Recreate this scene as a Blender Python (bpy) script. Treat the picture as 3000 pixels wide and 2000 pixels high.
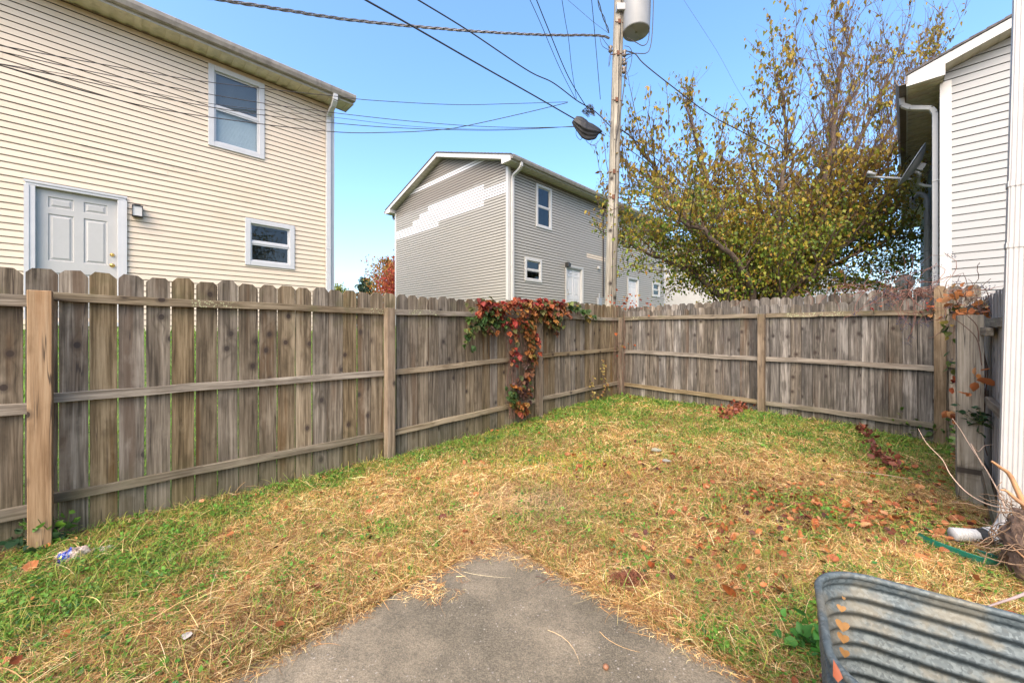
import bpy, math, random
import numpy as np
from mathutils import Vector, Matrix
for o in list(bpy.data.objects): bpy.data.objects.remove(o)
random.seed(7); rng = np.random.default_rng(11)
scene = bpy.context.scene
COL = scene.collection
# ------------------------------------------------------------ camera, sky, sun
F = 1160.0; CH = 1.40; HY = 973.0
cam_d = bpy.data.cameras.new('camera'); cam = bpy.data.objects.new('camera', cam_d); COL.objects.link(cam)
cam.location = (0, 0, CH); cam.rotation_euler = (math.radians(90), 0, 0)
cam_d.sensor_width = 36; cam_d.lens = F / 3000 * 36; cam_d.shift_y = (HY - 1000) / 3000
cam_d.clip_start = .05; cam_d.clip_end = 2000
scene.camera = cam
SUN_EL, SUN_AZ = math.radians(48), math.radians(198)     # azimuth clockwise from +Y: behind the camera
world = bpy.data.worlds.new('World'); scene.world = world; world.use_nodes = True
wn = world.node_tree.nodes; wl = world.node_tree.links
bg = wn['Background']; sky = wn.new('ShaderNodeTexSky'); sky.sky_type = 'NISHITA'; sky.sun_disc = False
sky.sun_elevation = SUN_EL; sky.sun_rotation = SUN_AZ
sky.air_density = 0.9; sky.dust_density = 3.4; sky.ozone_density = 1.2; sky.altitude = 0
hs = wn.new('ShaderNodeHueSaturation'); hs.inputs['Hue'].default_value = .4965; hs.inputs['Saturation'].default_value = 1.22; wl.new(sky.outputs[0], hs.inputs['Color'])
wl.new(hs.outputs[0], bg.inputs[0]); bg.inputs[1].default_value = 0.15
sun_d = bpy.data.lights.new('sun', 'SUN'); sun_d.energy = 1.25; sun_d.angle = math.radians(60); sun_d.color = (1, .84, .62)
sun = bpy.data.objects.new('sun', sun_d); COL.objects.link(sun)
sd = Vector((math.sin(SUN_AZ) * math.cos(SUN_EL), math.cos(SUN_AZ) * math.cos(SUN_EL), math.sin(SUN_EL)))
sun.rotation_euler = sd.to_track_quat('Z', 'Y').to_euler()
scene.view_settings.view_transform = 'Standard'; scene.view_settings.look = 'None'
scene.view_settings.exposure = 1.78; scene.view_settings.gamma = 1

# ------------------------------------------------------------ helpers
DX, DY = .705, .7092      # along the side fence (away from the camera)
NX, NY = .7092, -.705     # from the side fence into the yard
def uv(u, v): return (NX * u + DX * v, NY * u + DY * v)
def to_uv(x, y): return (NX * x + NY * y, DX * x + DY * y)
def P(px, py, Y): return Vector(((px - 1500) / F * Y, Y, CH + (HY - py) / F * Y))
def G(px, py, z=0.0):
    Y = F * (CH - z) / (py - HY); return ((px - 1500) / F * Y, Y)
def sm(x): x = np.clip(x, 0, 1); return x * x * (3 - 2 * x)
_perm = rng.random((256, 256))
def vnoise(x, y, s=1.0, o=0):
    x = np.asarray(x, float) * s + 13.7 * o + 500; y = np.asarray(y, float) * s + 7.3 * o + 500
    xi = np.floor(x).astype(int); yi = np.floor(y).astype(int); fx = sm(x - xi); fy = sm(y - yi)
    g = lambda a, b: _perm[a % 256, b % 256]
    return (g(xi, yi) * (1 - fx) + g(xi + 1, yi) * fx) * (1 - fy) + (g(xi, yi + 1) * (1 - fx) + g(xi + 1, yi + 1) * fx) * fy
def fbm(x, y, s=1.0, o=0): return (vnoise(x, y, s, o) + .5 * vnoise(x, y, s * 2.1, o + 1) + .25 * vnoise(x, y, s * 4.3, o + 2)) / 1.75
def ground_z(x, y):
    x = np.asarray(x, float); y = np.asarray(y, float); u, v = to_uv(x, y)
    z = .115 * sm((v - 3.2) / 2.6) * sm((.6 - u) / 1.8)
    z = z + 1.42 * sm((-u - 4.1) / 5.6)                       # bank up to the two houses beyond the side fence
    z = z + .3 * sm((v - 7.4) / 3) * sm((u + 3) / 3)
    yard = sm((u + 4.6) / .6) * sm((7.8 - v) / .6)
    n = (fbm(x, y, 1.7, 3) - .5) * .07 + (fbm(x, y, 6, 5) - .5) * .035
    slab = sm((u + 2.15) / .3) * sm((2.02 - v) / .3)
    return z + n * (.3 + .7 * yard) * (1 - slab) - .03 * slab
def link(o, parent=None):
    COL.objects.link(o)
    if parent is not None: o.parent = parent
    return o
def mesh_np(name, V, Fq, mat=None, parent=None, col=None, smooth=False, loc=None):
    """V (n,3), Fq (m,k) same-size faces, or list of such arrays"""
    me = bpy.data.meshes.new(name); V = np.asarray(V, np.float32)
    if loc is not None: V = V - np.asarray(loc, np.float32)
    fl = Fq if isinstance(Fq, list) else [Fq]
    fl = [np.asarray(f, np.int32) for f in fl if len(f)]
    me.vertices.add(len(V)); me.vertices.foreach_set('co', V.ravel())
    tot = np.concatenate([np.full(len(f), f.shape[1], np.int32) for f in fl])
    me.loops.add(int(tot.sum())); me.loops.foreach_set('vertex_index', np.concatenate([f.ravel() for f in fl]))
    me.polygons.add(len(tot)); st = np.concatenate([[0], np.cumsum(tot)[:-1]]).astype(np.int32)
    me.polygons.foreach_set('loop_start', st); me.polygons.foreach_set('loop_total', tot)
    if smooth: me.polygons.foreach_set('use_smooth', np.ones(len(tot), bool))
    if col is not None:
        at = me.color_attributes.new('Col', 'FLOAT_COLOR', 'POINT'); c = np.ones((len(V), 4), np.float32); c[:, :3] = col
        at.data.foreach_set('color', c.ravel())
    me.update(calc_edges=True)
    for m in (mat if isinstance(mat, list) else [mat]):
        if m: me.materials.append(m)
    o = bpy.data.objects.new(name, me)
    if loc is not None: o.location = loc
    return link(o, parent)
class MB:
    """collects polygons of one mesh"""
    def __init__(s): s.v = []; s.f = []; s.m = []
    def poly(s, pts, m=0):
        n = len(s.v); s.v += [tuple(p) for p in pts]; s.f.append(tuple(range(n, n + len(pts)))); s.m.append(m)
    def box(s, x0, x1, y0, y1, z0, z1, T=None, m=0):
        c = [(x, y, z) for z in (z0, z1) for y in (y0, y1) for x in (x0, x1)]
        if T: c = [T(*p) for p in c]
        n = len(s.v); s.v += [tuple(p) for p in c]
        for f in ((0, 2, 3, 1), (4, 5, 7, 6), (0, 1, 5, 4), (2, 6, 7, 3), (0, 4, 6, 2), (1, 3, 7, 5)): s.f.append(tuple(n + i for i in f)); s.m.append(m)
    def prism(s, prof, a0, a1, T, m=0, cap=True):
        """prof: list of (p,q); T(a,p,q)->point"""
        k = len(prof); n = len(s.v); s.v += [tuple(T(a0, *p)) for p in prof] + [tuple(T(a1, *p)) for p in prof]
        for i in range(k): j = (i + 1) % k; s.f.append((n + i, n + j, n + k + j, n + k + i)); s.m.append(m)
        if cap: s.f.append(tuple(range(n, n + k))[::-1]); s.m.append(m); s.f.append(tuple(range(n + k, n + 2 * k))); s.m.append(m)
    def tube(s, pts, r, k=8, m=0, cap=True):
        pts = [Vector(p) for p in pts]; n0 = len(s.v); rs = r if hasattr(r, '__len__') else [r] * len(pts); up = None
        for i, p in enumerate(pts):
            t = (pts[min(i + 1, len(pts) - 1)] - pts[max(i - 1, 0)]).normalized()
            if up is None: up = t.orthogonal().normalized()
            up = (up - t * up.dot(t)).normalized(); w = t.cross(up)
            for j in range(k):
                a = 2 * math.pi * j / k; s.v.append(tuple(p + (up * math.cos(a) + w * math.sin(a)) * rs[i]))
        for i in range(len(pts) - 1):
            for j in range(k):
                a = n0 + i * k + j; b = n0 + i * k + (j + 1) % k; s.f.append((a, b, b + k, a + k)); s.m.append(m)
        if cap:
            s.f.append(tuple(range(n0, n0 + k))[::-1]); s.m.append(m); e = n0 + (len(pts) - 1) * k; s.f.append(tuple(range(e, e + k))); s.m.append(m)
    def build(s, name, mat, parent=None, smooth=False, bevel=0, rel=None):
        me = bpy.data.meshes.new(name)
        vs = s.v if rel is None else [(p[0] - rel[0], p[1] - rel[1], p[2] - rel[2]) for p in s.v]
        me.from_pydata(vs, [], s.f)
        for mm in (mat if isinstance(mat, list) else [mat]): me.materials.append(mm)
        me.polygons.foreach_set('material_index', s.m)
        if smooth: me.polygons.foreach_set('use_smooth', [True] * len(s.f))
        me.update(); o = bpy.data.objects.new(name, me)
        if rel is not None and parent is None: o.location = rel
        link(o, parent)
        if bevel:
            b = o.modifiers.new('bevel', 'BEVEL'); b.width = bevel; b.segments = 2; b.limit_method = 'ANGLE'; b.angle_limit = math.radians(40)
        return o
def tag(o, label=None, cat=None, group=None, kind=None):
    if label: o['label'] = label
    if cat: o['category'] = cat
    if group: o['group'] = group
    if kind: o['kind'] = kind
    return o
def empty(name, loc, rz=0):
    o = bpy.data.objects.new(name, None); o.location = loc; o.rotation_euler = (0, 0, rz); o.empty_display_size = .1; return link(o)
def spline(pts, n=8):
    pts = [Vector(p) for p in pts]; out = []
    for i in range(len(pts) - 1):
        a = pts[max(i - 1, 0)]; b = pts[i]; c = pts[i + 1]; d = pts[min(i + 2, len(pts) - 1)]
        for j in range(n):
            t = j / n; out.append(.5 * ((2 * b) + (c - a) * t + (2 * a - 5 * b + 4 * c - d) * t * t + (3 * b - a - 3 * c + d) * t ** 3))
    out.append(pts[-1]); return out
def tubes_np(paths, k=5):
    """paths: list of (pts (n,3), radii (n)) -> V,F"""
    Vs = []; Fs = []; n0 = 0
    ang = np.arange(k) * 2 * math.pi / k; ca = np.cos(ang); sa = np.sin(ang)
    for pts, r in paths:
        pts = np.asarray(pts, float); r = np.asarray(r, float); n = len(pts)
        t = np.gradient(pts, axis=0); t /= (np.linalg.norm(t, axis=1, keepdims=True) + 1e-9)
        ref = np.array([0.31, .17, .93]) if abs(t[0, 2]) < .9 else np.array([1., .1, 0])
        w = np.cross(t, ref); w /= (np.linalg.norm(w, axis=1, keepdims=True) + 1e-9); q = np.cross(t, w)
        ring = pts[:, None] + r[:, None, None] * (ca[None, :, None] * w[:, None] + sa[None, :, None] * q[:, None])
        Vs.append(ring.reshape(-1, 3)); i = np.arange(n - 1)[:, None] * k; j = np.arange(k)[None]; j2 = (j + 1) % k
        Fs.append(np.stack([i + j, i + j2, i + k + j2, i + k + j], -1).reshape(-1, 4) + n0); n0 += n * k
    return np.concatenate(Vs), np.concatenate(Fs)
LEAF_OVAL = (np.array([[0, 0, 0], [-.32, .22, .07], [.32, .22, .07], [0, .4, -.02], [-.36, .5, .06], [.36, .5, .06], [-.16, .82, .0], [.16, .82, .0], [0, 1, -.1]]),
             [(0, 3, 1), (0, 2, 3), (1, 3, 4), (3, 2, 5), (4, 3, 6), (3, 5, 7), (6, 3, 8), (3, 7, 8)])
LEAF_SIMPLE = (np.array([[0, 0, 0], [-.34, .4, .08], [.34, .4, .08], [0, 1, -.06]]), [(0, 2, 1), (1, 2, 3)])
LEAF_LONG = (np.array([[0, 0, 0], [-.30, .3, .08], [.30, .3, .08], [0, .45, -.02], [-.2, .68, .02], [.2, .68, .02], [0, 1.15, -.12]]), [(0, 3, 1), (0, 2, 3), (1, 3, 4), (3, 2, 5), (4, 3, 6), (3, 5, 6)])
LEAF_CURL = (np.array([[0, 0, 0], [-.3, .15, .22], [.26, .2, .05], [0, .35, -.02], [-.38, .55, .3], [.33, .5, .1], [-.2, .8, .26], [.2, .78, .0], [.05, 1.02, .2]]), LEAF_OVAL[1])
def leaves_np(pos, yaw, pitch, roll, size, tmpl=LEAF_SIMPLE):
    T, Fc = tmpl; n = len(pos); cy, sy = np.cos(yaw), np.sin(yaw); cp, sp = np.cos(pitch), np.sin(pitch); cr, sr = np.cos(roll), np.sin(roll)
    Y = np.stack([cy * cp, sy * cp, sp], -1); X0 = np.stack([-sy, cy, 0 * cy], -1); Z0 = np.cross(X0, Y) * -1
    X = X0 * cr[:, None] + Z0 * sr[:, None]; Z = -X0 * sr[:, None] + Z0 * cr[:, None]
    V = pos[:, None] + size[:, None, None] * (T[None, :, 0:1] * X[:, None] + T[None, :, 1:2] * Y[:, None] + T[None, :, 2:3] * Z[:, None])
    Fq = np.asarray(Fc)[None] + (np.arange(n) * len(T))[:, None, None]
    return V.reshape(-1, 3), Fq.reshape(-1, 3)
def pick(pal, n, jit=.12):
    pal = np.asarray(pal, float); w = pal[:, 3] / pal[:, 3].sum(); c = pal[rng.choice(len(pal), n, p=w), :3]
    return np.clip(c * (1 + jit * rng.standard_normal((n, 1))) * (1 + .04 * rng.standard_normal((n, 3))), .005, .95)

# ------------------------------------------------------------ materials
class NT:
    def __init__(s, name):
        s.m = bpy.data.materials.new(name); s.m.use_nodes = True; s.t = s.m.node_tree; s.n = s.t.nodes; s.b = s.n['Principled BSDF']; s.out = s.n['Material Output']
    def node(s, typ, ins=None, **kw):
        nd = s.n.new(typ)
        for k, v in kw.items(): setattr(nd, k, v)
        for k, v in (ins or {}).items():
            if isinstance(v, bpy.types.NodeSocket): s.t.links.new(v, nd.inputs[k])
            else: nd.inputs[k].default_value = v
        return nd
    def math(s, op, a, b=0.0, clamp=False):
        return s.node('ShaderNodeMath', {0: a, 1: b}, operation=op, use_clamp=clamp).outputs[0]
    def mix(s, f, a, b, mode='MIX'):
        nd = s.n.new('ShaderNodeMix'); nd.data_type = 'RGBA'; nd.blend_type = mode
        for i, v in ((0, f), (6, a), (7, b)):
            if isinstance(v, bpy.types.NodeSocket): s.t.links.new(v, nd.inputs[i])
            elif i == 0: nd.inputs[0].default_value = v
            else: nd.inputs[i].default_value = (*v[:3], 1)
        return nd.outputs[2]
    def ramp(s, f, stops):
        nd = s.node('ShaderNodeValToRGB', {0: f}); e = nd.color_ramp.elements
        while len(e) < len(stops): e.new(.5)
        for el, (p, c) in zip(e, stops): el.position = p; el.color = (*c, 1) if len(c) == 3 else c
        return nd.outputs[0]
    def step(s, f, a, b): return s.node('ShaderNodeMapRange', {0: f, 1: a, 2: b, 3: 0.0, 4: 1.0}, interpolation_type='SMOOTHSTEP').outputs[0]
    def noise(s, vec, scale, detail=3, rough=.55, dist=0.0):
        return s.node('ShaderNodeTexNoise', {'Vector': vec, 'Scale': scale, 'Detail': detail, 'Roughness': rough, 'Distortion': dist}).outputs[0]
    def scalev(s, vec, sc, add=None):
        o = s.node('ShaderNodeVectorMath', {0: vec, 1: sc}, operation='MULTIPLY').outputs[0]
        if add is not None: o = s.node('ShaderNodeVectorMath', {0: o, 1: add}, operation='ADD').outputs[0]
        return o
    def obj(s): return s.node('ShaderNodeTexCoord').outputs['Object']
    def geo(s): return s.node('ShaderNodeNewGeometry').outputs['Position']
    def sep(s, v): return s.node('ShaderNodeSeparateXYZ', {0: v}).outputs
    def bump(s, h, st=.3, d=.01): s.t.links.new(s.node('ShaderNodeBump', {'Height': h, 'Strength': st, 'Distance': d}).outputs[0], s.b.inputs['Normal'])
    def set(s, col=None, rough=None, **kw):
        if col is not None:
            if isinstance(col, bpy.types.NodeSocket): s.t.links.new(col, s.b.inputs[0])
            else: s.b.inputs[0].default_value = (*col, 1)
        if rough is not None:
            if isinstance(rough, bpy.types.NodeSocket): s.t.links.new(rough, s.b.inputs['Roughness'])
            else: s.b.inputs['Roughness'].default_value = rough
        for k, v in kw.items(): s.b.inputs[k].default_value = v
        return s.m
def plain(name, col, rough=.5, var=.12, scale=6, dirt=None, metal=0, bump=0):
    k = NT(name); p = k.geo(); n = k.noise(p, scale, 4); n2 = k.noise(p, scale * 9, 3)
    c = k.mix(k.step(n, .3, .75), tuple(x * (1 - var) for x in col), tuple(min(1, x * (1 + var * .6)) for x in col))
    c = k.mix(k.math('MULTIPLY', k.step(n2, .5, .8), .25), c, tuple(x * .75 for x in col))
    if dirt: c = k.mix(k.math('MULTIPLY', k.step(k.noise(k.scalev(p, (3, 3, .6)), 2.2, 5), .5, .72), dirt[3]), c, dirt[:3])
    k.set(c, rough, Metallic=metal)
    if bump: k.bump(n2, bump, .004)
    return k.m
def siding_mat(name, col, dirtc=(.35, .28, .18), eave=None, grime=.25):
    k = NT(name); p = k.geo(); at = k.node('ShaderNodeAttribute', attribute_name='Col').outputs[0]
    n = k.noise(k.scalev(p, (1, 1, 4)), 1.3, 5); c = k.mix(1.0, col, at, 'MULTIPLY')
    c = k.mix(k.math('MULTIPLY', k.step(n, .45, .8), grime), c, tuple(a * b for a, b in zip(col, (.86, .82, .72))))
    sp = k.noise(p, 35, 2); c = k.mix(k.math('MULTIPLY', k.step(sp, .66, .74), .25), c, dirtc)
    if eave:  # mildew on the top courses, a real stain
        z = k.sep(p)[2]; f = k.math('MULTIPLY', k.step(k.math('ADD', z, k.math('MULTIPLY', k.noise(k.scalev(p, (1.2, 1.2, 2)), 2, 4), .28)), eave - .12, eave + .2), .62)
        c = k.mix(f, c, dirtc)
    k.set(c, .55); k.bump(k.noise(k.scalev(p, (3, 3, 60)), 3, 2), .08, .003); return k.m
def wood_mat(name, dark, mid, light, knot=(.035, .025, .02), green=.5, brown=(.16, .085, .04), brownf=.5, ring=.5, randv=.35, light_streak=.0, sc=1.0, lichen=0):
    k = NT(name); oc = k.obj(); rnd = k.node('ShaderNodeObjectInfo').outputs['Random']
    off = k.node('ShaderNodeCombineXYZ', {0: k.math('MULTIPLY', rnd, 37.0), 1: k.math('MULTIPLY', rnd, 91.0), 2: k.math('MULTIPLY', rnd, 53.0)}).outputs[0]
    base = k.scalev(oc, (sc, sc, sc), off)
    sb = k.sep(base); x = sb[0]; kv = k.node('ShaderNodeCombineXYZ', {0: k.math('MULTIPLY', x, 3.6), 1: k.math('MULTIPLY', sb[2], 2.9)}).outputs[0]
    vor = k.node('ShaderNodeTexVoronoi', {'Vector': kv, 'Scale': 1.0}, voronoi_dimensions='2D'); d = vor.outputs['Distance']
    gate = k.math('GREATER_THAN', k.sep(vor.outputs['Color'])[0], .48)
    warp = k.math('MULTIPLY', k.step(d, .34, .0), gate)
    lw = k.noise(k.scalev(base, (4, 4, .45)), 1.0, 2)
    ph = k.math('ADD', k.math('ADD', k.math('MULTIPLY', x, 16.0), k.math('MULTIPLY', lw, 7.5)), k.math('MULTIPLY', warp, .9))
    rg = k.math('POWER', k.math('ABSOLUTE', k.math('SINE', k.math('MULTIPLY', ph, 3.1))), .7)
    rg = k.math('ADD', k.math('MULTIPLY', rg, k.step(k.noise(k.scalev(base, (7, 7, .6), (2, 3, 4)), 1.0, 2), .35, .6)), k.math('SUBTRACT', 1.0, k.step(k.noise(k.scalev(base, (7, 7, .6), (2, 3, 4)), 1.0, 2), .35, .6)))
    fine = k.noise(k.scalev(base, (110, 110, 3.5)), 1.0, 6, .7); med = k.noise(k.scalev(base, (16, 16, .9)), 1.0, 5)
    mid2 = k.noise(k.scalev(base, (48, 48, 1.6), (4, 4, 8)), 1.0, 3, .6)
    c = k.ramp(k.math('ADD', k.math('ADD', k.math('MULTIPLY', fine, .34), k.math('MULTIPLY', mid2, .42)), k.math('MULTIPLY', med, .32)), [(.41, dark), (.535, mid), (.66, light)])
    c = k.mix(k.math('MULTIPLY', k.math('SUBTRACT', 1.0, rg), ring), c, dark)
    bs = k.step(k.noise(k.scalev(base, (9, 9, .55), (3.1, 0, 9.7)), 1.0, 3), .54, .7); c = k.mix(k.math('MULTIPLY', bs, brownf), c, brown)
    if light_streak: c = k.mix(k.math('MULTIPLY', k.step(k.noise(k.scalev(base, (11, 11, .9), (13.1, 0, 2.7)), 1.0, 4, .7), .52, .68), light_streak), c, (.42, .38, .33)); c = k.mix(k.math('MULTIPLY', k.step(k.noise(k.scalev(base, (12, 12, 1.1), (7.1, 5, 1.7)), 1.0, 4, .7), .53, .66), light_streak * 1.1), c, (.055, .05, .05))
    bl = k.noise(k.scalev(base, (7, 7, 3.2), (1, 7, 3)), 1.0, 5, .6); c = k.mix(k.math('MULTIPLY', k.step(bl, .52, .68), .45), c, dark); c = k.mix(k.math('MULTIPLY', k.step(bl, .46, .30), .35), c, light)
    crk = k.math('MULTIPLY', k.step(k.math('ABSOLUTE', k.math('SUBTRACT', k.noise(k.scalev(base, (26, 26, .7), (5, 9, 1)), 1.0, 2, .4), .5)), .016, .004), k.step(k.noise(k.scalev(base, (8, 8, 1.2), (8, 1, 4)), 1.0, 2), .5, .6)); c = k.mix(k.math('MULTIPLY', crk, .8), c, knot)
    kn = k.math('MULTIPLY', k.math('ADD', k.step(d, .07, .045), k.math('MULTIPLY', k.step(d, .15, .07), .5), True), gate); c = k.mix(k.math('MULTIPLY', kn, .95), c, knot)
    v = k.math('ADD', k.math('MULTIPLY', rnd, randv), 1 - randv / 2); hsv = k.node('ShaderNodeHueSaturation', {'Value': v, 'Color': c, 'Saturation': k.math('ADD', k.math('MULTIPLY', k.math('FRACT', k.math('MULTIPLY', rnd, 7.7)), .6), .6)}); c = hsv.outputs[0]
    z = k.sep(k.geo())[2]; gn = k.noise(k.geo(), 5, 4)
    gf = k.math('MULTIPLY', k.step(k.math('SUBTRACT', k.math('MULTIPLY', gn, .7), z), -.15, .35), green)
    c = k.mix(k.math('MULTIPLY', gf, .7), c, (.075, .075, .03))
    gf2 = k.math('MULTIPLY', k.math('MULTIPLY', k.step(gn, .5, .7), k.step(k.math('ABSOLUTE', k.math('SUBTRACT', z, 1.62)), .28, .05)), green * .8); c = k.mix(gf2, c, (.085, .085, .035))
    if lichen: c = k.mix(k.math('MULTIPLY', k.math('MULTIPLY', k.step(k.noise(k.geo(), 55, 3, .7), .56, .62), k.step(k.noise(k.geo(), 1.7, 2), .52, .60)), k.math('MULTIPLY', k.step(z, 1.3, 1.6), lichen)), c, (.36, .38, .22))
    k.set(c, .85); k.b.inputs['Specular IOR Level'].default_value = .25
    k.bump(k.math('ADD', k.math('MULTIPLY', fine, .7), k.math('MULTIPLY', rg, .35)), .55, .003); return k.m
def leaf_mat(name, trans=.35, rough=.5):
    k = NT(name); at = k.node('ShaderNodeAttribute', attribute_name='Col').outputs[0]; k.set(at, rough); k.b.inputs['Specular IOR Level'].default_value = .3
    tr = k.node('ShaderNodeBsdfTranslucent', {0: at}).outputs[0]; mx = k.node('ShaderNodeMixShader', {0: trans, 1: k.b.outputs[0], 2: tr}); k.t.links.new(mx.outputs[0], k.out.inputs[0]); return k.m
def glass_mat(name, refl=.25):
    k = NT(name); fr = k.node('ShaderNodeFresnel', {'IOR': 1.52}).outputs[0]; f = k.math('ADD', fr, refl, True)
    gl = k.node('ShaderNodeBsdfGlossy', {'Color': (.92, .96, 1, 1), 'Roughness': .02}).outputs[0]; tr = k.node('ShaderNodeBsdfTransparent', {0: (.8, .85, .86, 1)}).outputs[0]
    mx = k.node('ShaderNodeMixShader', {0: f, 1: tr, 2: gl}); k.t.links.new(mx.outputs[0], k.out.inputs[0]); return k.m
M = {}
M['cream'] = siding_mat('cream_vinyl', (.60, .505, .39), (.30, .22, .12), eave=6.67, grime=.5)
M['taupe'] = siding_mat('taupe_vinyl', (.31, .30, .268), (.16, .13, .10), eave=6.98, grime=.3)
M['patchw'] = siding_mat('new_white_vinyl', (.66, .65, .64), grime=.05)
M['whites'] = siding_mat('white_vinyl', (.285, .292, .295), (.35, .33, .30), grime=.15)
M['trim'] = plain('white_trim', (.47, .475, .485), .45, .05, dirt=(.45, .44, .42, .25))
M['trimw'] = plain('white_trim_clean', (.45, .445, .43), .4, .05, dirt=(.5, .49, .46, .2))
M['door'] = plain('door_paint', (.40, .395, .38), .45, .03)
M['doorw'] = plain('white_door_paint', (.54, .54, .54), .45, .03)
M['brass'] = plain('brass', (.72, .5, .16), .25, .1, metal=1)
M['soffit'] = plain('soffit_vinyl', (.64, .57, .45), .6, .12, dirt=(.30, .26, .18, .5))
M['soffitw'] = plain('pale_soffit', (.50, .46, .38), .6, .12, dirt=(.34, .30, .22, .4))
M['gutter'] = plain('weathered_gutter', (.30, .27, .24), .5, .2, dirt=(.14, .12, .11, .6))
M['gutterd'] = plain('brown_gutter', (.13, .10, .09), .45, .2)
M['shingle'] = plain('shingles', (.09, .08, .08), .9, .35, 14, bump=.5)
M['glass'] = glass_mat('window_glass', .01)
M['dark'] = plain('dark_interior', (.025, .028, .03), .8)
M['blind'] = plain('blind_slats', (.40, .45, .47), .5, .05)
M['blindd'] = plain('screened_blind', (.09, .105, .115), .7, .1)
M['spout'] = plain('painted_spout', (.40, .39, .375), .45, .06, dirt=(.33, .31, .28, .4))
M['black'] = plain('black_metal', (.02, .02, .02), .5)
M['frost'] = plain('frosted_glass', (.5, .5, .48), .4, .05)
M['found'] = plain('foundation_block', (.30, .28, .26), .9, .2, 4, bump=.4)
M['wire'] = plain('black_cable', (.022, .018, .018), .6)
M['alu'] = plain('bare_aluminium_wire', (.16, .15, .15), .5, metal=.3)
M['greym'] = plain('grey_paint', (.30, .32, .34), .45, .08)
M['trans'] = plain('transformer_paint', (.28, .285, .29), .4, .06, dirt=(.3, .3, .3, .2))
M['rust'] = plain('rusty_iron', (.13, .055, .03), .9, .3, 30)
M['woodL'] = wood_mat('weathered_picket', (.038, .028, .016), (.130, .100, .064), (.255, .207, .142), green=.5, brown=(.085, .045, .016), brownf=.75, ring=.55, randv=.6)
M['woodB'] = wood_mat('silvered_picket', (.030, .026, .021), (.100, .085, .068), (.225, .195, .158), green=.3, brown=(.075, .04, .02), brownf=.55, light_streak=.42, randv=.5)
M['rail'] = wood_mat('weathered_rail', (.07, .050, .030), (.17, .135, .090), (.30, .25, .175), green=.6, brownf=.15, ring=.25, lichen=.9)
M['post'] = wood_mat('tan_post', (.15, .085, .038), (.275, .172, .088), (.37, .255, .145), green=.15, brown=(.38, .18, .07), brownf=.5, ring=.25)
M['postg'] = wood_mat('grey_brown_post', (.075, .050, .028), (.18, .13, .080), (.29, .222, .150), green=.35, brownf=.3, ring=.5)
M['gate'] = wood_mat('pale_gate_post', (.12, .095, .062), (.27, .225, .16), (.40, .35, .27), green=.3, brownf=.1, ring=.55, randv=.05)
M['woodR'] = wood_mat('pale_silvered_picket', (.09, .08, .072), (.22, .20, .18), (.38, .35, .32), green=.1, brownf=.1, light_streak=.3, randv=.2)
M['pole'] = wood_mat('pole_wood', (.12, .10, .07), (.30, .26, .19), (.48, .43, .33), green=.1, brown=(.09, .07, .05), brownf=.7, ring=.35, sc=.6)
M['bark'] = plain('bark', (.085, .06, .045), .9, .35, 12, bump=.5)
M['barkr'] = plain('twig_bark', (.13, .07, .05), .85, .25, 12)
M['leaf'] = leaf_mat('leaf', .42)
M['dryleaf'] = leaf_mat('dry_leaf', .12, .55)
M['straw'] = leaf_mat('straw', .15, .6)
M['blade'] = leaf_mat('grass_blade', .4, .5)
# ------------------------------------------------------------ ground
def ax(segs):
    out = []
    for a, b, s in segs: out += list(np.arange(a, b - 1e-6, s))
    out.append(segs[-1][1]); return np.array(out)
us = ax([(-260, -60, 25), (-60, -14, 4), (-14, -4.8, .4), (-4.8, 3.6, .06), (3.6, 14, .8), (14, 60, 5), (60, 260, 25)])
vs = ax([(-60, -3, 5), (-3, 0, .3), (0, 7.8, .06), (7.8, 16, .5), (16, 60, 4), (60, 300, 24)])
U, Vv = np.meshgrid(us, vs, indexing='ij'); gx, gy = uv(U, Vv); gz = ground_z(gx, gy)
GV = np.stack([gx, gy, gz], -1).reshape(-1, 3); nu, nv = U.shape; ii, jj = np.meshgrid(np.arange(nu - 1), np.arange(nv - 1), indexing='ij')
q = (ii * nv + jj).ravel(); GF = np.stack([q, q + nv, q + nv + 1, q + 1], -1)
k = NT('soil_and_thatch'); p = k.geo(); n1 = k.noise(p, 2.2, 5); n2 = k.noise(p, 45, 5, .7); n3 = k.noise(p, 9, 4)
px_, py_, pz_ = k.sep(p)[0], k.sep(p)[1], k.sep(p)[2]
uu = k.math('ADD', k.math('MULTIPLY', px_, NX), k.math('MULTIPLY', py_, NY)); vv_ = k.math('ADD', k.math('MULTIPLY', px_, DX), k.math('MULTIPLY', py_, DY))
yard = k.ramp(n2, [(.25, (.035, .018, .008)), (.5, (.12, .065, .028)), (.75, (.24, .14, .06))])
lawn = k.ramp(n2, [(.25, (.03, .05, .012)), (.5, (.08, .13, .03)), (.75, (.15, .20, .055))])
out = k.math('MAXIMUM', k.step(uu, -4.05, -4.5), k.step(vv_, 7.25, 7.6)); c = k.mix(out, k.mix(k.math('MULTIPLY', k.step(n3, .5, .65), .4), yard, lawn), lawn)
k.set(c, .95); k.bump(n2, .8, .02)
ground = mesh_np('ground', GV, GF, k.m, smooth=True); tag(ground, kind='structure')
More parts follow.
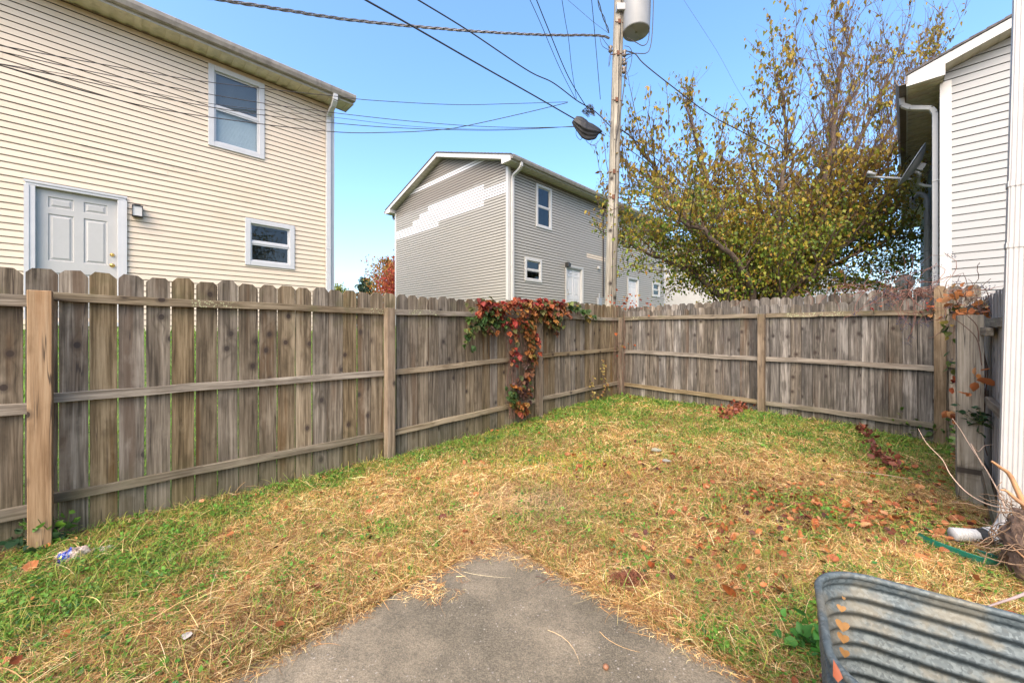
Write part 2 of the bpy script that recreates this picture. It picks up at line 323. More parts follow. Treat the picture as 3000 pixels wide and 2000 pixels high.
# patio slab
k = NT('old_concrete'); p = k.geo(); n1 = k.noise(p, 1.6, 7, .62); n2 = k.noise(p, 70, 4, .7); n3 = k.noise(p, 300, 2)
c = k.ramp(n1, [(.38, (.064, .056, .036)), (.5, (.135, .113, .077)), (.62, (.245, .202, .140))])
n4 = k.noise(p, 150, 4, .8); c = k.mix(k.step(n4, .40, .60), k.mix(.4, c, (.04, .034, .022)), k.mix(.25, c, (.32, .27, .20))); c = k.mix(k.math('MULTIPLY', k.step(k.noise(p, 45, 5, .75), .5, .62), .35), c, (.06, .052, .036)); c = k.mix(k.math('MULTIPLY', k.step(k.noise(p, 6, 6, .7), .54, .66), .35), c, (.07, .062, .042))
dv = k.node('ShaderNodeVectorMath', {0: p, 1: k.scalev(k.node('ShaderNodeTexNoise', {'Vector': p, 'Scale': 60.0}).outputs[1], (.012, .012, .012))}, operation='ADD').outputs[0]
for sc_, lo, hi, gt, f_, cl in ((55, .26, .16, .72, .6, (.40, .37, .34)), (105, .25, .15, .62, .45, (.34, .29, .23)), (190, .3, .2, .55, .35, (.36, .31, .25)), (80, .2, .1, .8, .7, (.03, .025, .02))):
    vo = k.node('ShaderNodeTexVoronoi', {'Vector': dv, 'Scale': float(sc_)}); gate = k.math('GREATER_THAN', k.sep(vo.outputs['Color'])[1], gt)
    c = k.mix(k.math('MULTIPLY', k.math('MULTIPLY', k.math('MULTIPLY', k.step(vo.outputs['Distance'], lo, hi), gate), k.step(k.noise(p, 2.5, 3), .38, .58)), f_), c, cl)
crn = k.node('ShaderNodeTexVoronoi', {'Vector': k.node('ShaderNodeVectorMath', {0: p, 1: k.scalev(k.node('ShaderNodeTexNoise', {'Vector': p, 'Scale': 3.0, 'Detail': 6.0}).outputs[1], (.5, .5, .5))}, operation='ADD').outputs[0], 'Scale': .55}, feature='DISTANCE_TO_EDGE').outputs['Distance']
c = k.mix(k.math('MULTIPLY', k.step(crn, .005, .001), .0), c, (.03, .025, .02))
k.set(c, .85); k.bump(k.math('ADD', n2, k.math('MULTIPLY', n3, .4)), .8, .008)
mb = MB(); AU, AV = -1.918, 1.80
edge = []; rr_ = random.Random(4); NE = 150
def rag(i, o): return .016 * math.sin(i * .31 + o) * math.sin(i * .11 + o) + rr_.uniform(-.006, .006)
for i in range(NE + 1):
    t = 1 - (1 - i / NE) ** 1.0; vv0 = AV - .06 - 4.94 * (1 - t); edge.append((AU + rag(i, 0), vv0))
for i in range(1, 8): a_ = math.pi / 2 * i / 8; edge.append((AU + .06 * (1 - math.cos(a_)) + rr_.uniform(-.005, .005), AV - .06 + .06 * math.sin(a_) + rr_.uniform(-.005, .005)))
for i in range(NE + 1):
    t = i / NE; edge.append((AU + .06 + 4.94 * t, AV + rag(i, 2) * .7))
top = [(*uv(a, b), .018) for a, b in edge] + [(*uv(AU + 5, AV - 5), .018)]
mb.poly(top[::-1]); n = len(top)
for i in range(n): a, b = top[i], top[(i + 1) % n]; mb.poly([a, b, (b[0], b[1], -.12), (a[0], a[1], -.12)])
patio = mb.build('patio', k.m); tag(patio, kind='structure')

# ------------------------------------------------------------ houses
def house(name, label, C, A, B, L, W, Hs, mats, base_z, wins_front=(), doors=(), wins_gable=(), patches_front=(), patches_gable=(), OV=.41, RK=.31, pitch=1 / 3, E=.1016,
          soffit='soffit', gutter='gutter', trim='trim', rake='trimw', spout_a=.1, corner=.09, spout_back=True, gl=.66, ch=.86):  # gl: how dark the painted lap shadow is, ch: where the channel starts
    """A: long axis (unit xy), B: inward (unit xy), C: the visible corner; Hs soffit height, all z in world"""
    root = empty(name, (C[0], C[1], base_z)); tag(root, label, 'house')
    T = lambda a, b, z: (a * A[0] + b * B[0], a * A[1] + b * B[1], z - base_z)
    H0 = base_z
    zr = lambda b: Hs + .02 + (min(b, W - b) + OV) * pitch        # underside of the roof at depth b
    def wall(nm, L2, TT, ztop, holes=(), patches=(), gable=False):
        V = []; Fc = []; mi = []; col = []; nC = int(math.ceil((ztop - H0) / E))
        for i in range(nC):
            z0 = H0 + i * E; z1 = min(z0 + E, ztop)
            prng = random.Random(hash((nm, name, i // 2)) & 0xffff if False else (i // 2) * 77 + len(nm) * 13 + int(L * 10))
            def lim(z):
                if not gable or z <= zr(0): return 0, L2
                d = (z - zr(0)) / pitch; return d, L2 - d
            l0, r0 = lim(z0); l1, r1 = lim(z1)
            if l1 >= r1: break
            cuts = {0: None}; off = prng.uniform(0, 3.66); bp = [0.0, L2]; x = off
            while x < L2: bp.append(x); x += 3.66
            for (h0, h1, hz0, hz1) in holes:
                if hz0 < (z0 + z1) / 2 < hz1: bp += [h0, h1]
            for (c0, c1, p0, p1, mm) in patches:
                if c0 <= i < c1: bp += [p0, p1]
            bp = sorted(bp)
            for a0, a1 in zip(bp[:-1], bp[1:]):
                if a1 - a0 < .004: continue
                am = (a0 + a1) / 2
                if any(h0 < am < h1 and hz0 < (z0 + z1) / 2 < hz1 for h0, h1, hz0, hz1 in holes): continue
                m = 0
                for (c0, c1, p0, p1, mm) in patches:
                    if c0 <= i < c1 and p0 < am < p1: m = mm
                b0, b1 = max(a0, l0), min(a1, r0); t0, t1 = max(a0, l1), min(a1, r1)
                if b1 - b0 < .002: continue
                if t1 < t0: t0 = t1 = (t0 + t1) / 2
                sh = random.Random(int(a0 * 100) + i // 2 * 991).uniform(.975, 1.0); n = len(V); o = .0012 * (int(a0 * 7) % 2)
                so = .021 + o; zk = min(z0 + E * ch, z1)
                V += [TT(b0, so, z0), TT(b1, so, z0), TT(b1, so, z0 + .007), TT(b0, so, z0 + .007), TT(t1, .010 + o, zk), TT(t0, .010 + o, zk), TT(t1, -.016, zk + .002), TT(t0, -.016, zk + .002),
                      TT(b0, -.016, z0 + .004), TT(b1, -.016, z0 + .004), TT(t1, -.016, z1 + .006), TT(t0, -.016, z1 + .006), TT(b0, so - .002, z0), TT(b1, so - .002, z0), TT(b1, so - .004, z0 + .012), TT(b0, so - .004, z0 + .012), TT(b1, -.006, z0 + .014), TT(b0, -.006, z0 + .014)]
                Fc += [(n, n + 1, n + 2, n + 3), (n + 3, n + 2, n + 4, n + 5), (n + 5, n + 4, n + 6, n + 7), (n + 7, n + 6, n + 10, n + 11), (n + 12, n + 13, n + 1, n), (n + 12, n + 15, n + 14, n + 13), (n + 15, n + 17, n + 16, n + 14)]; mi += [m] * 7; g_ = gl; col += [(sh, sh, sh, 1)] * 6 + [(g_, g_ * .97, g_ * .93, 1)] * 6 + [(sh, sh, sh, 1)] * 6  # channel vertices darkened by gl: lap shadow painted into the vertex colour
        me = bpy.data.meshes.new(nm); me.from_pydata(V, [], Fc)
        for mm in mats: me.materials.append(M[mm])
        me.polygons.foreach_set('material_index', mi); at = me.color_attributes.new('Col', 'FLOAT_COLOR', 'POINT'); at.data.foreach_set('color', np.array(col, np.float32).ravel())
        me.update(); return link(bpy.data.objects.new(nm, me), root)
    ho = [(x0 - .0, x1 + .0, z0, z1) for (x0, x1, z0, z1, *_) in wins_front] + [(x0, x1, z0, z1) for (x0, x1, z0, z1, *_) in doors]
    hg = [(x0, x1, z0, z1) for (x0, x1, z0, z1, *_) in wins_gable]
    TF = lambda a, o, z: T(a, -o, z); TG = lambda b, o, z: T(-o, b, z)
    wall('front_wall', L, TF, Hs, ho, patches_front); wall('gable_wall', W, TG, zr(W / 2), hg, patches_gable, True)
    wall('rear_wall', L, lambda a, o, z: T(a, W + o, z), Hs); wall('gable_wall', W, lambda b, o, z: T(L + o, b, z), zr(W / 2), (), (), True)
    f = MB(); f.box(0, L, 0.012, W - .012, H0 - 1.2, H0 - .002, T); f.build('foundation', M['found'], root)
    # roof
    rt = .045
    for side in (0, 1):
        r = MB(); bs = [-OV - .03, W / 2]; zs = [Hs + .20, Hs + .20 + (W / 2 + OV + .03) * pitch]
        if side: bs = [W - b for b in bs]
        a0, a1 = -RK - .02, L + RK + .02
        NS = 24
        for i in range(NS):   # shingle courses with small steps
            s0, s1 = i / NS, (i + 1) / NS; b0 = bs[0] + (bs[1] - bs[0]) * s0; b1 = bs[0] + (bs[1] - bs[0]) * s1; z0 = zs[0] + (zs[1] - zs[0]) * s0; z1 = zs[0] + (zs[1] - zs[0]) * s1
            q = [T(a0, b0, z0 + .012), T(a1, b0, z0 + .012), T(a1, b1, z1), T(a0, b1, z1)]; r.poly(q); r.poly([T(a0, b0, z0 - .03), T(a1, b0, z0 - .03), q[1], q[0]]); r.poly([T(a0, b0, z0 - .03), q[0], q[3], T(a0, b1, z1 - .03)])
        r.poly([T(a0, bs[0], zs[0] - .03), T(a1, bs[0], zs[0] - .03), T(a1, bs[1], zs[1] - .03), T(a0, bs[1], zs[1] - .03)])
        r.build('roof', M['shingle'], root)
    # soffits, fascia, gutters, rakes
    for side in (0, 1):
        S = (lambda b: b) if side == 0 else (lambda b: W - b)
        so = MB(); n_ = int((L + 2 * RK) / .1); a = -RK
        da = (L + 2 * RK) / n_
        for i in range(n_): # V-grooved vented panels
            z = Hs + (.014 if i % 2 else 0); aa = a + i * da; so.poly([T(aa, S(-OV), z), T(aa + da, S(-OV), z), T(aa + da, S(.01), z), T(aa, S(.01), z)])
            z2 = Hs + (0 if i % 2 else .014); so.poly([T(aa + da, S(-OV), z), T(aa + da, S(.01), z), T(aa + da, S(.01), z2), T(aa + da, S(-OV), z2)])
        so.build('soffit', M[soffit], root)
        fa = MB(); fa.box(-RK, L + RK, S(-OV), S(-OV - .02), Hs - .012, Hs + .17, T); fa.build('fascia', M[trim], root)
        gu = MB(); prof = [(0, .02), (0, .15), (.01, .15), (.014, .03), (.085, .03), (.115, .09), (.115, .135), (.125, .15), (.135, .14), (.125, .085), (.092, .02)]
        gu.prism([(p, q) for p, q in prof], -RK - .01, L + RK + .01, lambda a, p, q: T(a, S(-OV - .022 - p), Hs + .01 + q)); gu.build('gutter', M[gutter], root)
    for end in (0, 1):
        aa = (lambda x: x) if end == 0 else (lambda x: L - x)
        ra = MB()
        for side in (0, 1):
            S = (lambda b: b) if side == 0 else (lambda b: W - b)
            z0, z1 = Hs + .165, Hs + .165 + (W / 2 + OV) * pitch
            for x0, x1 in ((-RK, -RK + .02),):
                c = [T(aa(x), S(b), z + dz) for x in (x0, x1) for (b, z) in ((-OV - .02, z0), (W / 2, z1)) for dz in (-.15, 0)]
                n = len(ra.v); ra.v += c
                for fc in ((0, 2, 3, 1), (4, 5, 7, 6), (0, 1, 5, 4), (2, 6, 7, 3), (0, 4, 6, 2), (1, 3, 7, 5)): ra.f.append(tuple(n + i for i in fc)); ra.m.append(0)
            # eave return
            zt = lambda b: Hs + .02 + (b + OV) * pitch
            ra.prism([(-OV - .02, Hs - .012), (.02, Hs - .012), (.02, zt(.02)), (-OV - .02, zt(-OV))], aa(-RK - .003), aa(-RK + .012), lambda a, b, z: T(a, S(b), z))
            ra.poly([T(aa(-RK + .01), S(.015), Hs - .01), T(aa(0), S(.015), Hs - .01), T(aa(0), S(.015), zt(.02)), T(aa(-RK + .01), S(.015), zt(.02))])
        ra.build('rake_board', M[rake], root)
        rs = MB()
        for side in (0, 1):
            S = (lambda b: b) if side == 0 else (lambda b: W - b); n_ = 40
            for i in range(n_):
                b0 = .02 + (W / 2 - .02) * i / n_; b1 = .02 + (W / 2 - .02) * (i + 1) / n_; dz = .006 if i % 2 else 0
                rs.poly([T(aa(-RK + .02), S(b0), zr(b0) + dz), T(aa(-RK + .02), S(b1), zr(b1) + dz), T(aa(.02), S(b1), zr(b1) + dz), T(aa(.02), S(b0), zr(b0) + dz)])
        rs.build('rake_soffit', M[soffit], root)
    for (a, b) in ((0, 0), (0, W), (L, 0), (L, W)):
        cp = MB(); sa = -1 if a == 0 else 1; sb = -1 if b == 0 else 1
        cp.box(a + sa * .028, a - sa * corner, b + sb * .028, b + sb * .001, H0 - .02, Hs - .002, T); cp.box(a + sa * .028, a + sa * .001, b + sb * .001, b - sb * corner, H0 - .02, Hs - .003, T); cp.build('corner_post', M[trim], root)
    # downspouts
    for S, on in (((lambda b: b), True), ((lambda b: W - b), spout_back)):
        if not on: continue
        d = MB(); a = spout_a
        path = [(-OV - .08, Hs + .03), (-OV - .07, Hs - .10), (-OV + .03, Hs - .19), (-.12, Hs - .30), (-.075, Hs - .40), (-.075, H0 - .1)]
        pts = [T(a, S(b), z) for b, z in path]; hw, hd = .05, .036
        for i in range(len(path) - 1):
            (b0, z0), (b1, z1) = path[i], path[i + 1]; l = math.hypot(b1 - b0, z1 - z0); nb, nz = (z1 - z0) / l * hd, -(b1 - b0) / l * hd
            c = [T(a + sx * hw, S(b + sn * nb), z + sn * nz) for (b, z) in ((b0, z0), (b1, z1)) for sn in (-1, 1) for sx in (-1, 1)]
            n = len(d.v); d.v += c
            for fc in ((0, 2, 3, 1), (4, 5, 7, 6), (0, 1, 5, 4), (2, 6, 7, 3), (0, 4, 6, 2), (1, 3, 7, 5)): d.f.append(tuple(n + i for i in fc)); d.m.append(0)
        for zz in (Hs - 1.6, Hs - 3.4): d.box(a - .06, a + .06, S(-.115), S(-.02), zz, zz + .02, T)
        d.build('downspout', M[trim], root, bevel=.006)
    def window(TT, x0, x1, z0, z1, style):
        fr = MB(); w = .065
        fr.box(x0 - w * .5, x0 + w, -.05, .045, z0 - w * .5, z1 + w * .5, TT); fr.box(x1 - w, x1 + w * .5, -.05, .045, z0 - w * .5, z1 + w * .5, TT)
        fr.box(x0 + w, x1 - w, -.05, .043, z1 - w, z1 + w * .5, TT); fr.box(x0 + w, x1 - w, -.05, .043, z0 - w * .5, z0 + w, TT)
        fo = fr.build('window', M[trim], root, bevel=.006)
        s = MB(); i0, i1, j0, j1 = x0 + w, x1 - w, z0 + w, z1 - w; zm = (j0 + j1) / 2; r = .03
        s.box(i0, i1, -.02, .02, zm - .022, zm + .022, TT)
        for (k0, k1, o) in ((j0, zm - .022, .012), (zm + .022, j1, -.004)):
            s.box(i0, i0 + r, -.03, o, k0, k1, TT); s.box(i1 - r, i1, -.03, o, k0, k1, TT); s.box(i0 + r, i1 - r, -.03, o - .002, k0, k0 + r, TT); s.box(i0 + r, i1 - r, -.03, o - .002, k1 - r, k1, TT)
        s.build('sash', M[trim], fo, bevel=.003)
        for (k0, k1, o) in ((j0, zm, -.004), (zm, j1, -.018)):
            g = MB(); g.poly([TT(i0, o, k0), TT(i1, o, k0), TT(i1, o, k1), TT(i0, o, k1)]); g.build('pane', M['glass'], fo)
        bk = MB(); bk.box(i0 - .05, i1 + .05, -.40, -.398, j0 - .05, j1 + .05, TT); bk.box(i0 - .05, i0 - .02, -.40, -.05, j0 - .05, j1 + .05, TT); bk.box(i1 + .02, i1 + .05, -.40, -.05, j0 - .05, j1 + .05, TT); bk.box(i0, i1, -.4, -.05, j0 - .05, j0 - .02, TT); bk.box(i0, i1, -.4, -.05, j1 + .02, j1 + .05, TT)
        bk.build('dark_room', M['dark'], fo)
        def blind(k0, k1, mt):
            b = MB(); n = int((k1 - k0) / .024)
            for i in range(n):
                z = k0 + i * .024; b.poly([TT(i0, -.060, z + .006), TT(i1, -.060, z + .006), TT(i1, -.062, z + .025), TT(i0, -.062, z + .025)]); b.poly([TT(i0, -.060, z + .006), TT(i1, -.060, z + .006), TT(i1, -.07, z - .002), TT(i0, -.07, z - .002)])
            b.build('blind', M[mt], fo)
        if style == 'blind': blind(j0, zm, 'blind'); blind(zm, j1, 'blindd')
        if style == 'half': blind(zm - .1, j1, 'blindd')
        return fo
    def door(TT, x0, x1, z0, z1, mt, knob='brass', slab=True):
        fr = MB(); w = .075
        fr.box(x0 - w * .4, x0 + w, -.08, .045, z0, z1, TT); fr.box(x1 - w, x1 + w * .4, -.08, .045, z0, z1, TT); fr.box(x0 - w * .4, x1 + w * .4, -.08, .044, z1 + .0005, z1 + w * .9, TT); fo = fr.build('door_frame', M[trim], root, bevel=.006)
        fr = MB(); fr.box(x0 - w * .4 - .01, x0 + .012, .04, .055, z0, z1, TT); fr.box(x1 - .012, x1 + w * .4 + .01, .04, .055, z0, z1, TT); fr.box(x0 - w * .4 - .012, x1 + w * .4 + .012, .04, .056, z1 + w * .6, z1 + w * .9 + .012, TT); fr.box(x0, x1, .0, .12, z0 - .1, z0 - .03, TT); fr.build('casing', M[trim], fo)
        s = MB(); i0, i1, k0, k1 = x0 + w, x1 - w, z0, z1; D = -.03; wd = i1 - i0
        cols = [(i0 + wd * .135, i0 + wd * .44), (i0 + wd * .56, i0 + wd * .865)]; hh = k1 - k0; rows = [(.07, .27), (.34, .62)] if False else [(.085, .365), (.455, .815), (.862, .945)]
        xs = sorted({i0, i1, *[c for p in cols for c in p]}); zs = sorted({k0, k1, *[k0 + hh * c for p in rows for c in p]})
        for xa, xb in zip(xs[:-1], xs[1:]):
            for za, zb in zip(zs[:-1], zs[1:]):
                pan = any(abs(xa - c[0]) < 1e-6 for c in cols) and any(abs(za - (k0 + hh * r_[0])) < 1e-6 for r_ in rows)
                if not pan: s.poly([TT(xa, D, za), TT(xb, D, za), TT(xb, D, zb), TT(xa, D, zb)]); continue
                rings = [(0, D), (.012, D - .014), (.03, D - .012), (.05, D - .002)]; R = [[TT(xa + i_, o, za + i_), TT(xb - i_, o, za + i_), TT(xb - i_, o, zb - i_), TT(xa + i_, o, zb - i_)] for i_, o in rings]
                for r0, r1 in zip(R[:-1], R[1:]):
                    for j in range(4): s.poly([r0[j], r0[(j + 1) % 4], r1[(j + 1) % 4], r1[j]])
                s.poly(R[-1])
        do = s.build('door', M[mt], root)
        for zz, r_ in ((1.12, .030), (.94, .034)):
            kb = MB(); c0 = Vector(TT(i0 + .065, D, k0 + zz)); nrm = (Vector(TT(0, 1, 0)) - Vector(TT(0, 0, 0))).normalized()
            kb.tube([c0, c0 + nrm * .008, c0 + nrm * .010, c0 + nrm * .03, c0 + nrm * .045, c0 + nrm * .055], [r_, r_, .012, .013, r_ * .75, r_ * .5] if zz < 1 else [r_, r_, r_ * .7, r_ * .65, r_ * .5, r_ * .3], 14); kb.build('door_knob' if zz < 1 else 'deadbolt', M[knob], do, smooth=True)
    for (x0, x1, z0, z1, st) in wins_front: window(TF, x0, x1, z0, z1, st)
    for (x0, x1, z0, z1, st) in wins_gable: window(TG, x0, x1, z0, z1, st)
    for (x0, x1, z0, z1, mt) in doors: door(TF, x0, x1, z0, z1, mt)
    root['_'] = 0; del root['_']
    return root, T
D_ = (DX, DY); N_ = (NX, NY)
neg = lambda a: (-a[0], -a[1])
# yellow house: corner at yard end; long wall runs back towards the camera's left
L0 = 4.5     # distance along the wall of the measured origin (door hinge) from the corner
yw, TY = house('cream_house', 'cream vinyl sided two storey house with grey six panel door left of the yard', (-4.23, 9.34), neg(D_), neg(N_), 12.4, 7.7, 6.72, ['cream', 'cream'], 1.42,
    wins_front=[(L0 - 3.09 + .03, L0 - 2.147 - .03, 5.05, 6.57, 'blind'), (L0 - 3.667 + .03, L0 - 2.75 - .03, 2.81, 3.71, 'plain')],
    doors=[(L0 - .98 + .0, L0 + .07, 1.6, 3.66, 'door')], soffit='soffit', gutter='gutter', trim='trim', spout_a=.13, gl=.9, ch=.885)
# wall lamp
def wall_lamp(T, a, z, root, sgn=1):
    m = MB(); m.box(a - .05, a + .05, -.03, -.015, z - .07, z + .07, T); m.box(a - .07, a + .07, -.15, -.03, z + .085, z + .10, T); m.box(a - .04, a + .04, -.12, -.06, z + .10, z + .118, T)
    m.box(a - .07, a + .07, -.15, -.03, z - .09, z - .08, T)
    for x in (-.07, .06):
        for y in (-.15, -.04): m.box(a + x, a + x + .01, y, y + .01, z - .08, z + .085, T)
    lo = m.build('wall_lamp', M['black'], root); g = MB(); g.box(a - .058, a + .058, -.138, -.042, z - .078, z + .083, T); g.build('lamp_glass', M['frost'], lo)
wall_lamp(TY, L0 - 1.15, 3.50, yw)
# loose, lifted strips of siding
m = MB()
for (px, py, Z, ln, dz) in ((L0 - 1.95, 4.42, 0, 1.5, .0), (L0 - 1.55, 4.22, 0, 1.3, 0)):
    zq = 1.42 + round((py - 1.42) / .1016) * .1016; m.prism([(-.030, zq), (-.022, zq), (-.014, zq + .08), (-.018, zq + .08)], px, px + ln, lambda a, p, q: TY(a, p, q))
o = m.build('loose_siding_strip', M['cream'], yw)
at = o.data.color_attributes.new('Col', 'FLOAT_COLOR', 'POINT'); at.data.foreach_set('color', np.ones(len(o.data.vertices) * 4, np.float32))

GC = (-.13, 13.6)
def gpatch(c0, c1, b0, b1, m=1): return (c0, c1, b0, b1, m)
zc = 1.75
def gy_a(px, C=GC):  # distance along long wall from pixel column
    s = (px - 1500) / F; return (s * C[1] - C[0]) / (DX - s * DY)
def zgrey(px, py):
    a = gy_a(px); Y = GC[1] + DY * a; return CH + (HY - py) / F * Y
def gb(px):  # distance along gable wall
    s = (px - 1500) / F; bx, by = -NX, -NY; return (s * GC[1] - GC[0]) / (bx - s * by)
def zgab(px, py): b = gb(px); return CH + (HY - py) / F * (GC[1] - NY * b)
Hg = CH + (HY - 487) / F * 13.6
ci = lambda z: int(round((z - zc) / .1016))
w1 = (gy_a(1571), gy_a(1613)); w2 = (gy_a(1538), gy_a(1584)); d1 = (gy_a(1657), gy_a(1705)); d2 = (gy_a(1838), gy_a(1868)); w3 = (gy_a(1911), gy_a(1931))
cb = ci(CH + (HY - 566) / F * 13.6)   # lower edge of the white band at the corner
b_ = lambda px: gb(px)
pg = [(cb, cb + 4, 0, 7.7, 1), (cb - 2, cb, b_(1420), 7.7, 1), (cb - 2, cb, b_(1420), 7.7, 1), (cb + 4, cb + 6, b_(1420), b_(1255), 1), (cb + 6, cb + 6, b_(1420), b_(1255), 1), (cb - 4, cb - 2, b_(1285), 7.7, 1),
      (ci(Hg) + 5, ci(Hg) + 7, 0, 7.7, 1)]
pg = [(cb, cb + 4, 0, b_(1230), 1), (cb - 2, cb + 0, b_(1418), b_(1208), 1), (cb + 4, cb + 6, b_(1418), b_(1255), 1), (cb - 4, cb - 2, b_(1285), 7.7, 1), (cb - 2, cb, b_(1230), 7.7, 1), (cb, cb + 2, b_(1230), b_(1210), 1), (ci(Hg) + 5, ci(Hg) + 7, 0, 7.7, 1)]
cream0 = ci(zgrey(1740, 757)); pf = [(cream0, cream0 + 2, gy_a(1718), gy_a(1773), 2)]
gw, TGr = house('grey_taupe_house', 'taupe vinyl sided house with a white stepped patch band on its gable', GC, D_, neg(N_), 12.4, 7.7, Hg, ['taupe', 'patchw', 'cream'], zc,
    wins_front=[(w1[0], w1[1], zgrey(1592, 668), zgrey(1592, 548), 'plain'), (w2[0], w2[1], zgrey(1560, 823), zgrey(1560, 760), 'half'), (w3[0], w3[1], zgrey(1921, 868), zgrey(1921, 830), 'plain')],
    doors=[(d1[0], d1[1], zgrey(1680, 786) - 2.03, zgrey(1680, 786), 'doorw'), (d2[0], d2[1], zgrey(1680, 786) - 2.03, zgrey(1680, 786), 'doorw')],
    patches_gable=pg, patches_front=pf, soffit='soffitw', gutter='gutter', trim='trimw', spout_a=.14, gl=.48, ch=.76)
m = MB(); a = gy_a(1658); m.box(a - .08, a + .08, -.2, -.02, zgrey(1658, 783), zgrey(1658, 772), TGr); m.box(a - .06, a + .06, -.16, -.02, zgrey(1658, 772), zgrey(1658, 769), TGr); m.build('wall_lamp', M['black'], gw, bevel=.01)
a = gy_a(1752); m = MB(); m.box(a - .13, a + .13, -.12, -.02, zgrey(1752, 893), zgrey(1752, 872), TGr); m.tube([TGr(a, -.06, zgrey(1752, 872)), TGr(a, -.06, zgrey(1752, 860))], .03); m.build('meter_box', M['greym'], gw, bevel=.01)
m = MB(); a = gy_a(1765); m.tube([TGr(a, -.05, zgrey(1765, 870)), TGr(a, -.05, zgrey(1765, 560))], .03); m.build('service_conduit', M['wire'], gw)
a = gy_a(1751); m = MB(); m.box(a - .06, a + .06, -.1, -.02, zgrey(1751, 789), zgrey(1751, 781), TGr); m.build('vent_hood', M['trimw'], gw, bevel=.01)

RC = (7.28, 6.7); Hr = CH + (HY - 243) / F * 6.7
def rb(px): s = (px - 1500) / F; return (s * RC[1] - RC[0]) / (NX - s * NY)
def ra_(px): s = (px - 1500) / F; return (s * RC[1] - RC[0]) / (DX - s * DY)
rw, TR = house('white_house', 'white vinyl sided house with wide siding behind the right end of the fence', RC, D_, N_, 12.5, 7.7, Hr, ['whites', 'whites'], .30, E=.127,
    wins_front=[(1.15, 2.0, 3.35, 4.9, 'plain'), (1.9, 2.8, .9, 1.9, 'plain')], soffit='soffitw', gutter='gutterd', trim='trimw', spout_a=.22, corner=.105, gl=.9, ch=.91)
# conduit mast and flood light on its side wall
m = MB(); s_ = spline([TR(3.6, -.28, 4.35), TR(3.6, -.34, 4.55), TR(3.6, -.22, 4.68), TR(3.6, -.10, 4.55), TR(3.6, -.08, 4.2), TR(3.6, -.08, 3.0), TR(3.6, -.08, .6)], 5); m.tube(s_, .055, 12)
for zz in (3.9, 3.3, 2.4, 1.6): m.tube([TR(3.6, -.08, zz), TR(3.6, -.08, zz + .04)], .062, 12)
m.build('service_mast', M['greym'], rw, smooth=True)
m = MB(); m.box(1.15, 1.3, -.34, -.26, 1.75, 1.95, TR); m.box(1.2, 1.25, -.26, -.02, 1.82, 1.88, TR); lo = m.build('flood_light', M['black'], rw, bevel=.01)
m = MB(); m.box(1.142, 1.1495, -.335, -.265, 1.765, 1.935, TR); m.build('lamp_lens', M['frost'], lo)

# our own house corner, right of the frame
ow = empty("near_house_corner", (3.42, 2.60, 0)); tag(ow, 'corner of the near house at the right frame edge with white ribbed downspout', 'house')
oc = (3.42, 2.60); TO = lambda a, o, z: (a * NX + o * DX, a * NY + o * DY, z)
V = []; Fc = []
for i in range(36):
    z0 = .2 + i * .1016; n = len(V)
    for s0_, s1_ in ((.02, .42),):
        V += [TO(s0_, .019, z0), TO(s1_, .019, z0), TO(s1_, .003, z0 + .1016), TO(s0_, .003, z0 + .1016), TO(s0_, -.002, z0), TO(s1_, -.002, z0), TO(s0_, -.10, z0), TO(s0_, -.10, z0 + .1016)]; Fc += [(n, n + 1, n + 2, n + 3), (n + 4, n + 5, n + 1, n), (n, n + 3, n + 7, n + 6)]
me = mesh_np('siding_wall', V, np.array(Fc), M['whites'], ow, col=np.ones((len(V), 3)))
m = MB()
def leanx(z): return -.012 * z
hw, hd = .052, .04
prof = []
for s0, s1, axs in ((-1, 1, 0), (1, 1, 1)): pass
ribs = 5; pr = []
for i in range(ribs * 4 + 1):
    t = -hw + 2 * hw * i / (ribs * 4); pr.append((t, -hd - (.0035 if (i // 2) % 2 else 0)))
for i in range(9): t = -hd + 2 * hd * i / 8; pr.append((hw + (.002 if (i // 2) % 2 else 0), t))
for i in range(ribs * 4 + 1): t = hw - 2 * hw * i / (ribs * 4); pr.append((t, hd))
for i in range(9): t = hd - 2 * hd * i / 8; pr.append((-hw - (.002 if (i // 2) % 2 else 0), t))
# faces the camera: across = N_, depth = D_
oD = (-.085, -.055)
SX0, SY0 = P(2971, 1400, 2.58)[0] - oc[0], 2.58 - oc[1]
def TS(z, p, q): lx = (z - .4) * .0; return (SX0 + p * NX + q * DX + (z - 1.4) * .030 + .012, SY0 + p * NY + q * DY, z)
m.prism(pr, .13, 3.95, TS)
for zz in (1.95, 2.35): m.prism([(p * 1.08, q * 1.1) for p, q in pr], zz, zz + .035, TS)
dsp = m.build('downspout', M['spout'], ow)
e = MB(); e0 = Vector(TS(.16, 0, 0)); Dr = Vector((-.93, .15, 0)).normalized()
pts = [e0 + Vector((0, 0, .0)), e0 + Dr * .05 + Vector((0, 0, -.08)), e0 + Dr * .13 + Vector((0, 0, -.10))]
e.tube(pts, .056, 10); e.build('elbow', M['trimw'], dsp)
e = MB(); e.tube([e0 + Dr * .09 + Vector((0, 0, -.10)), e0 + Dr * .19 + Vector((0, 0, -.10))], .048, 12); e.build('tape_band', M['black'], dsp)
e = MB()
st = e0 + Dr * .18 + Vector((0, 0, -.10))
for i in range(8):
    e.tube([st + Dr * (.018 * i), st + Dr * (.018 * i + .009), st + Dr * (.018 * i + .018)], [.040, .045, .040], 8, cap=(i == 7))
e.build('spout_extension', M['trimw'], dsp, smooth=True)
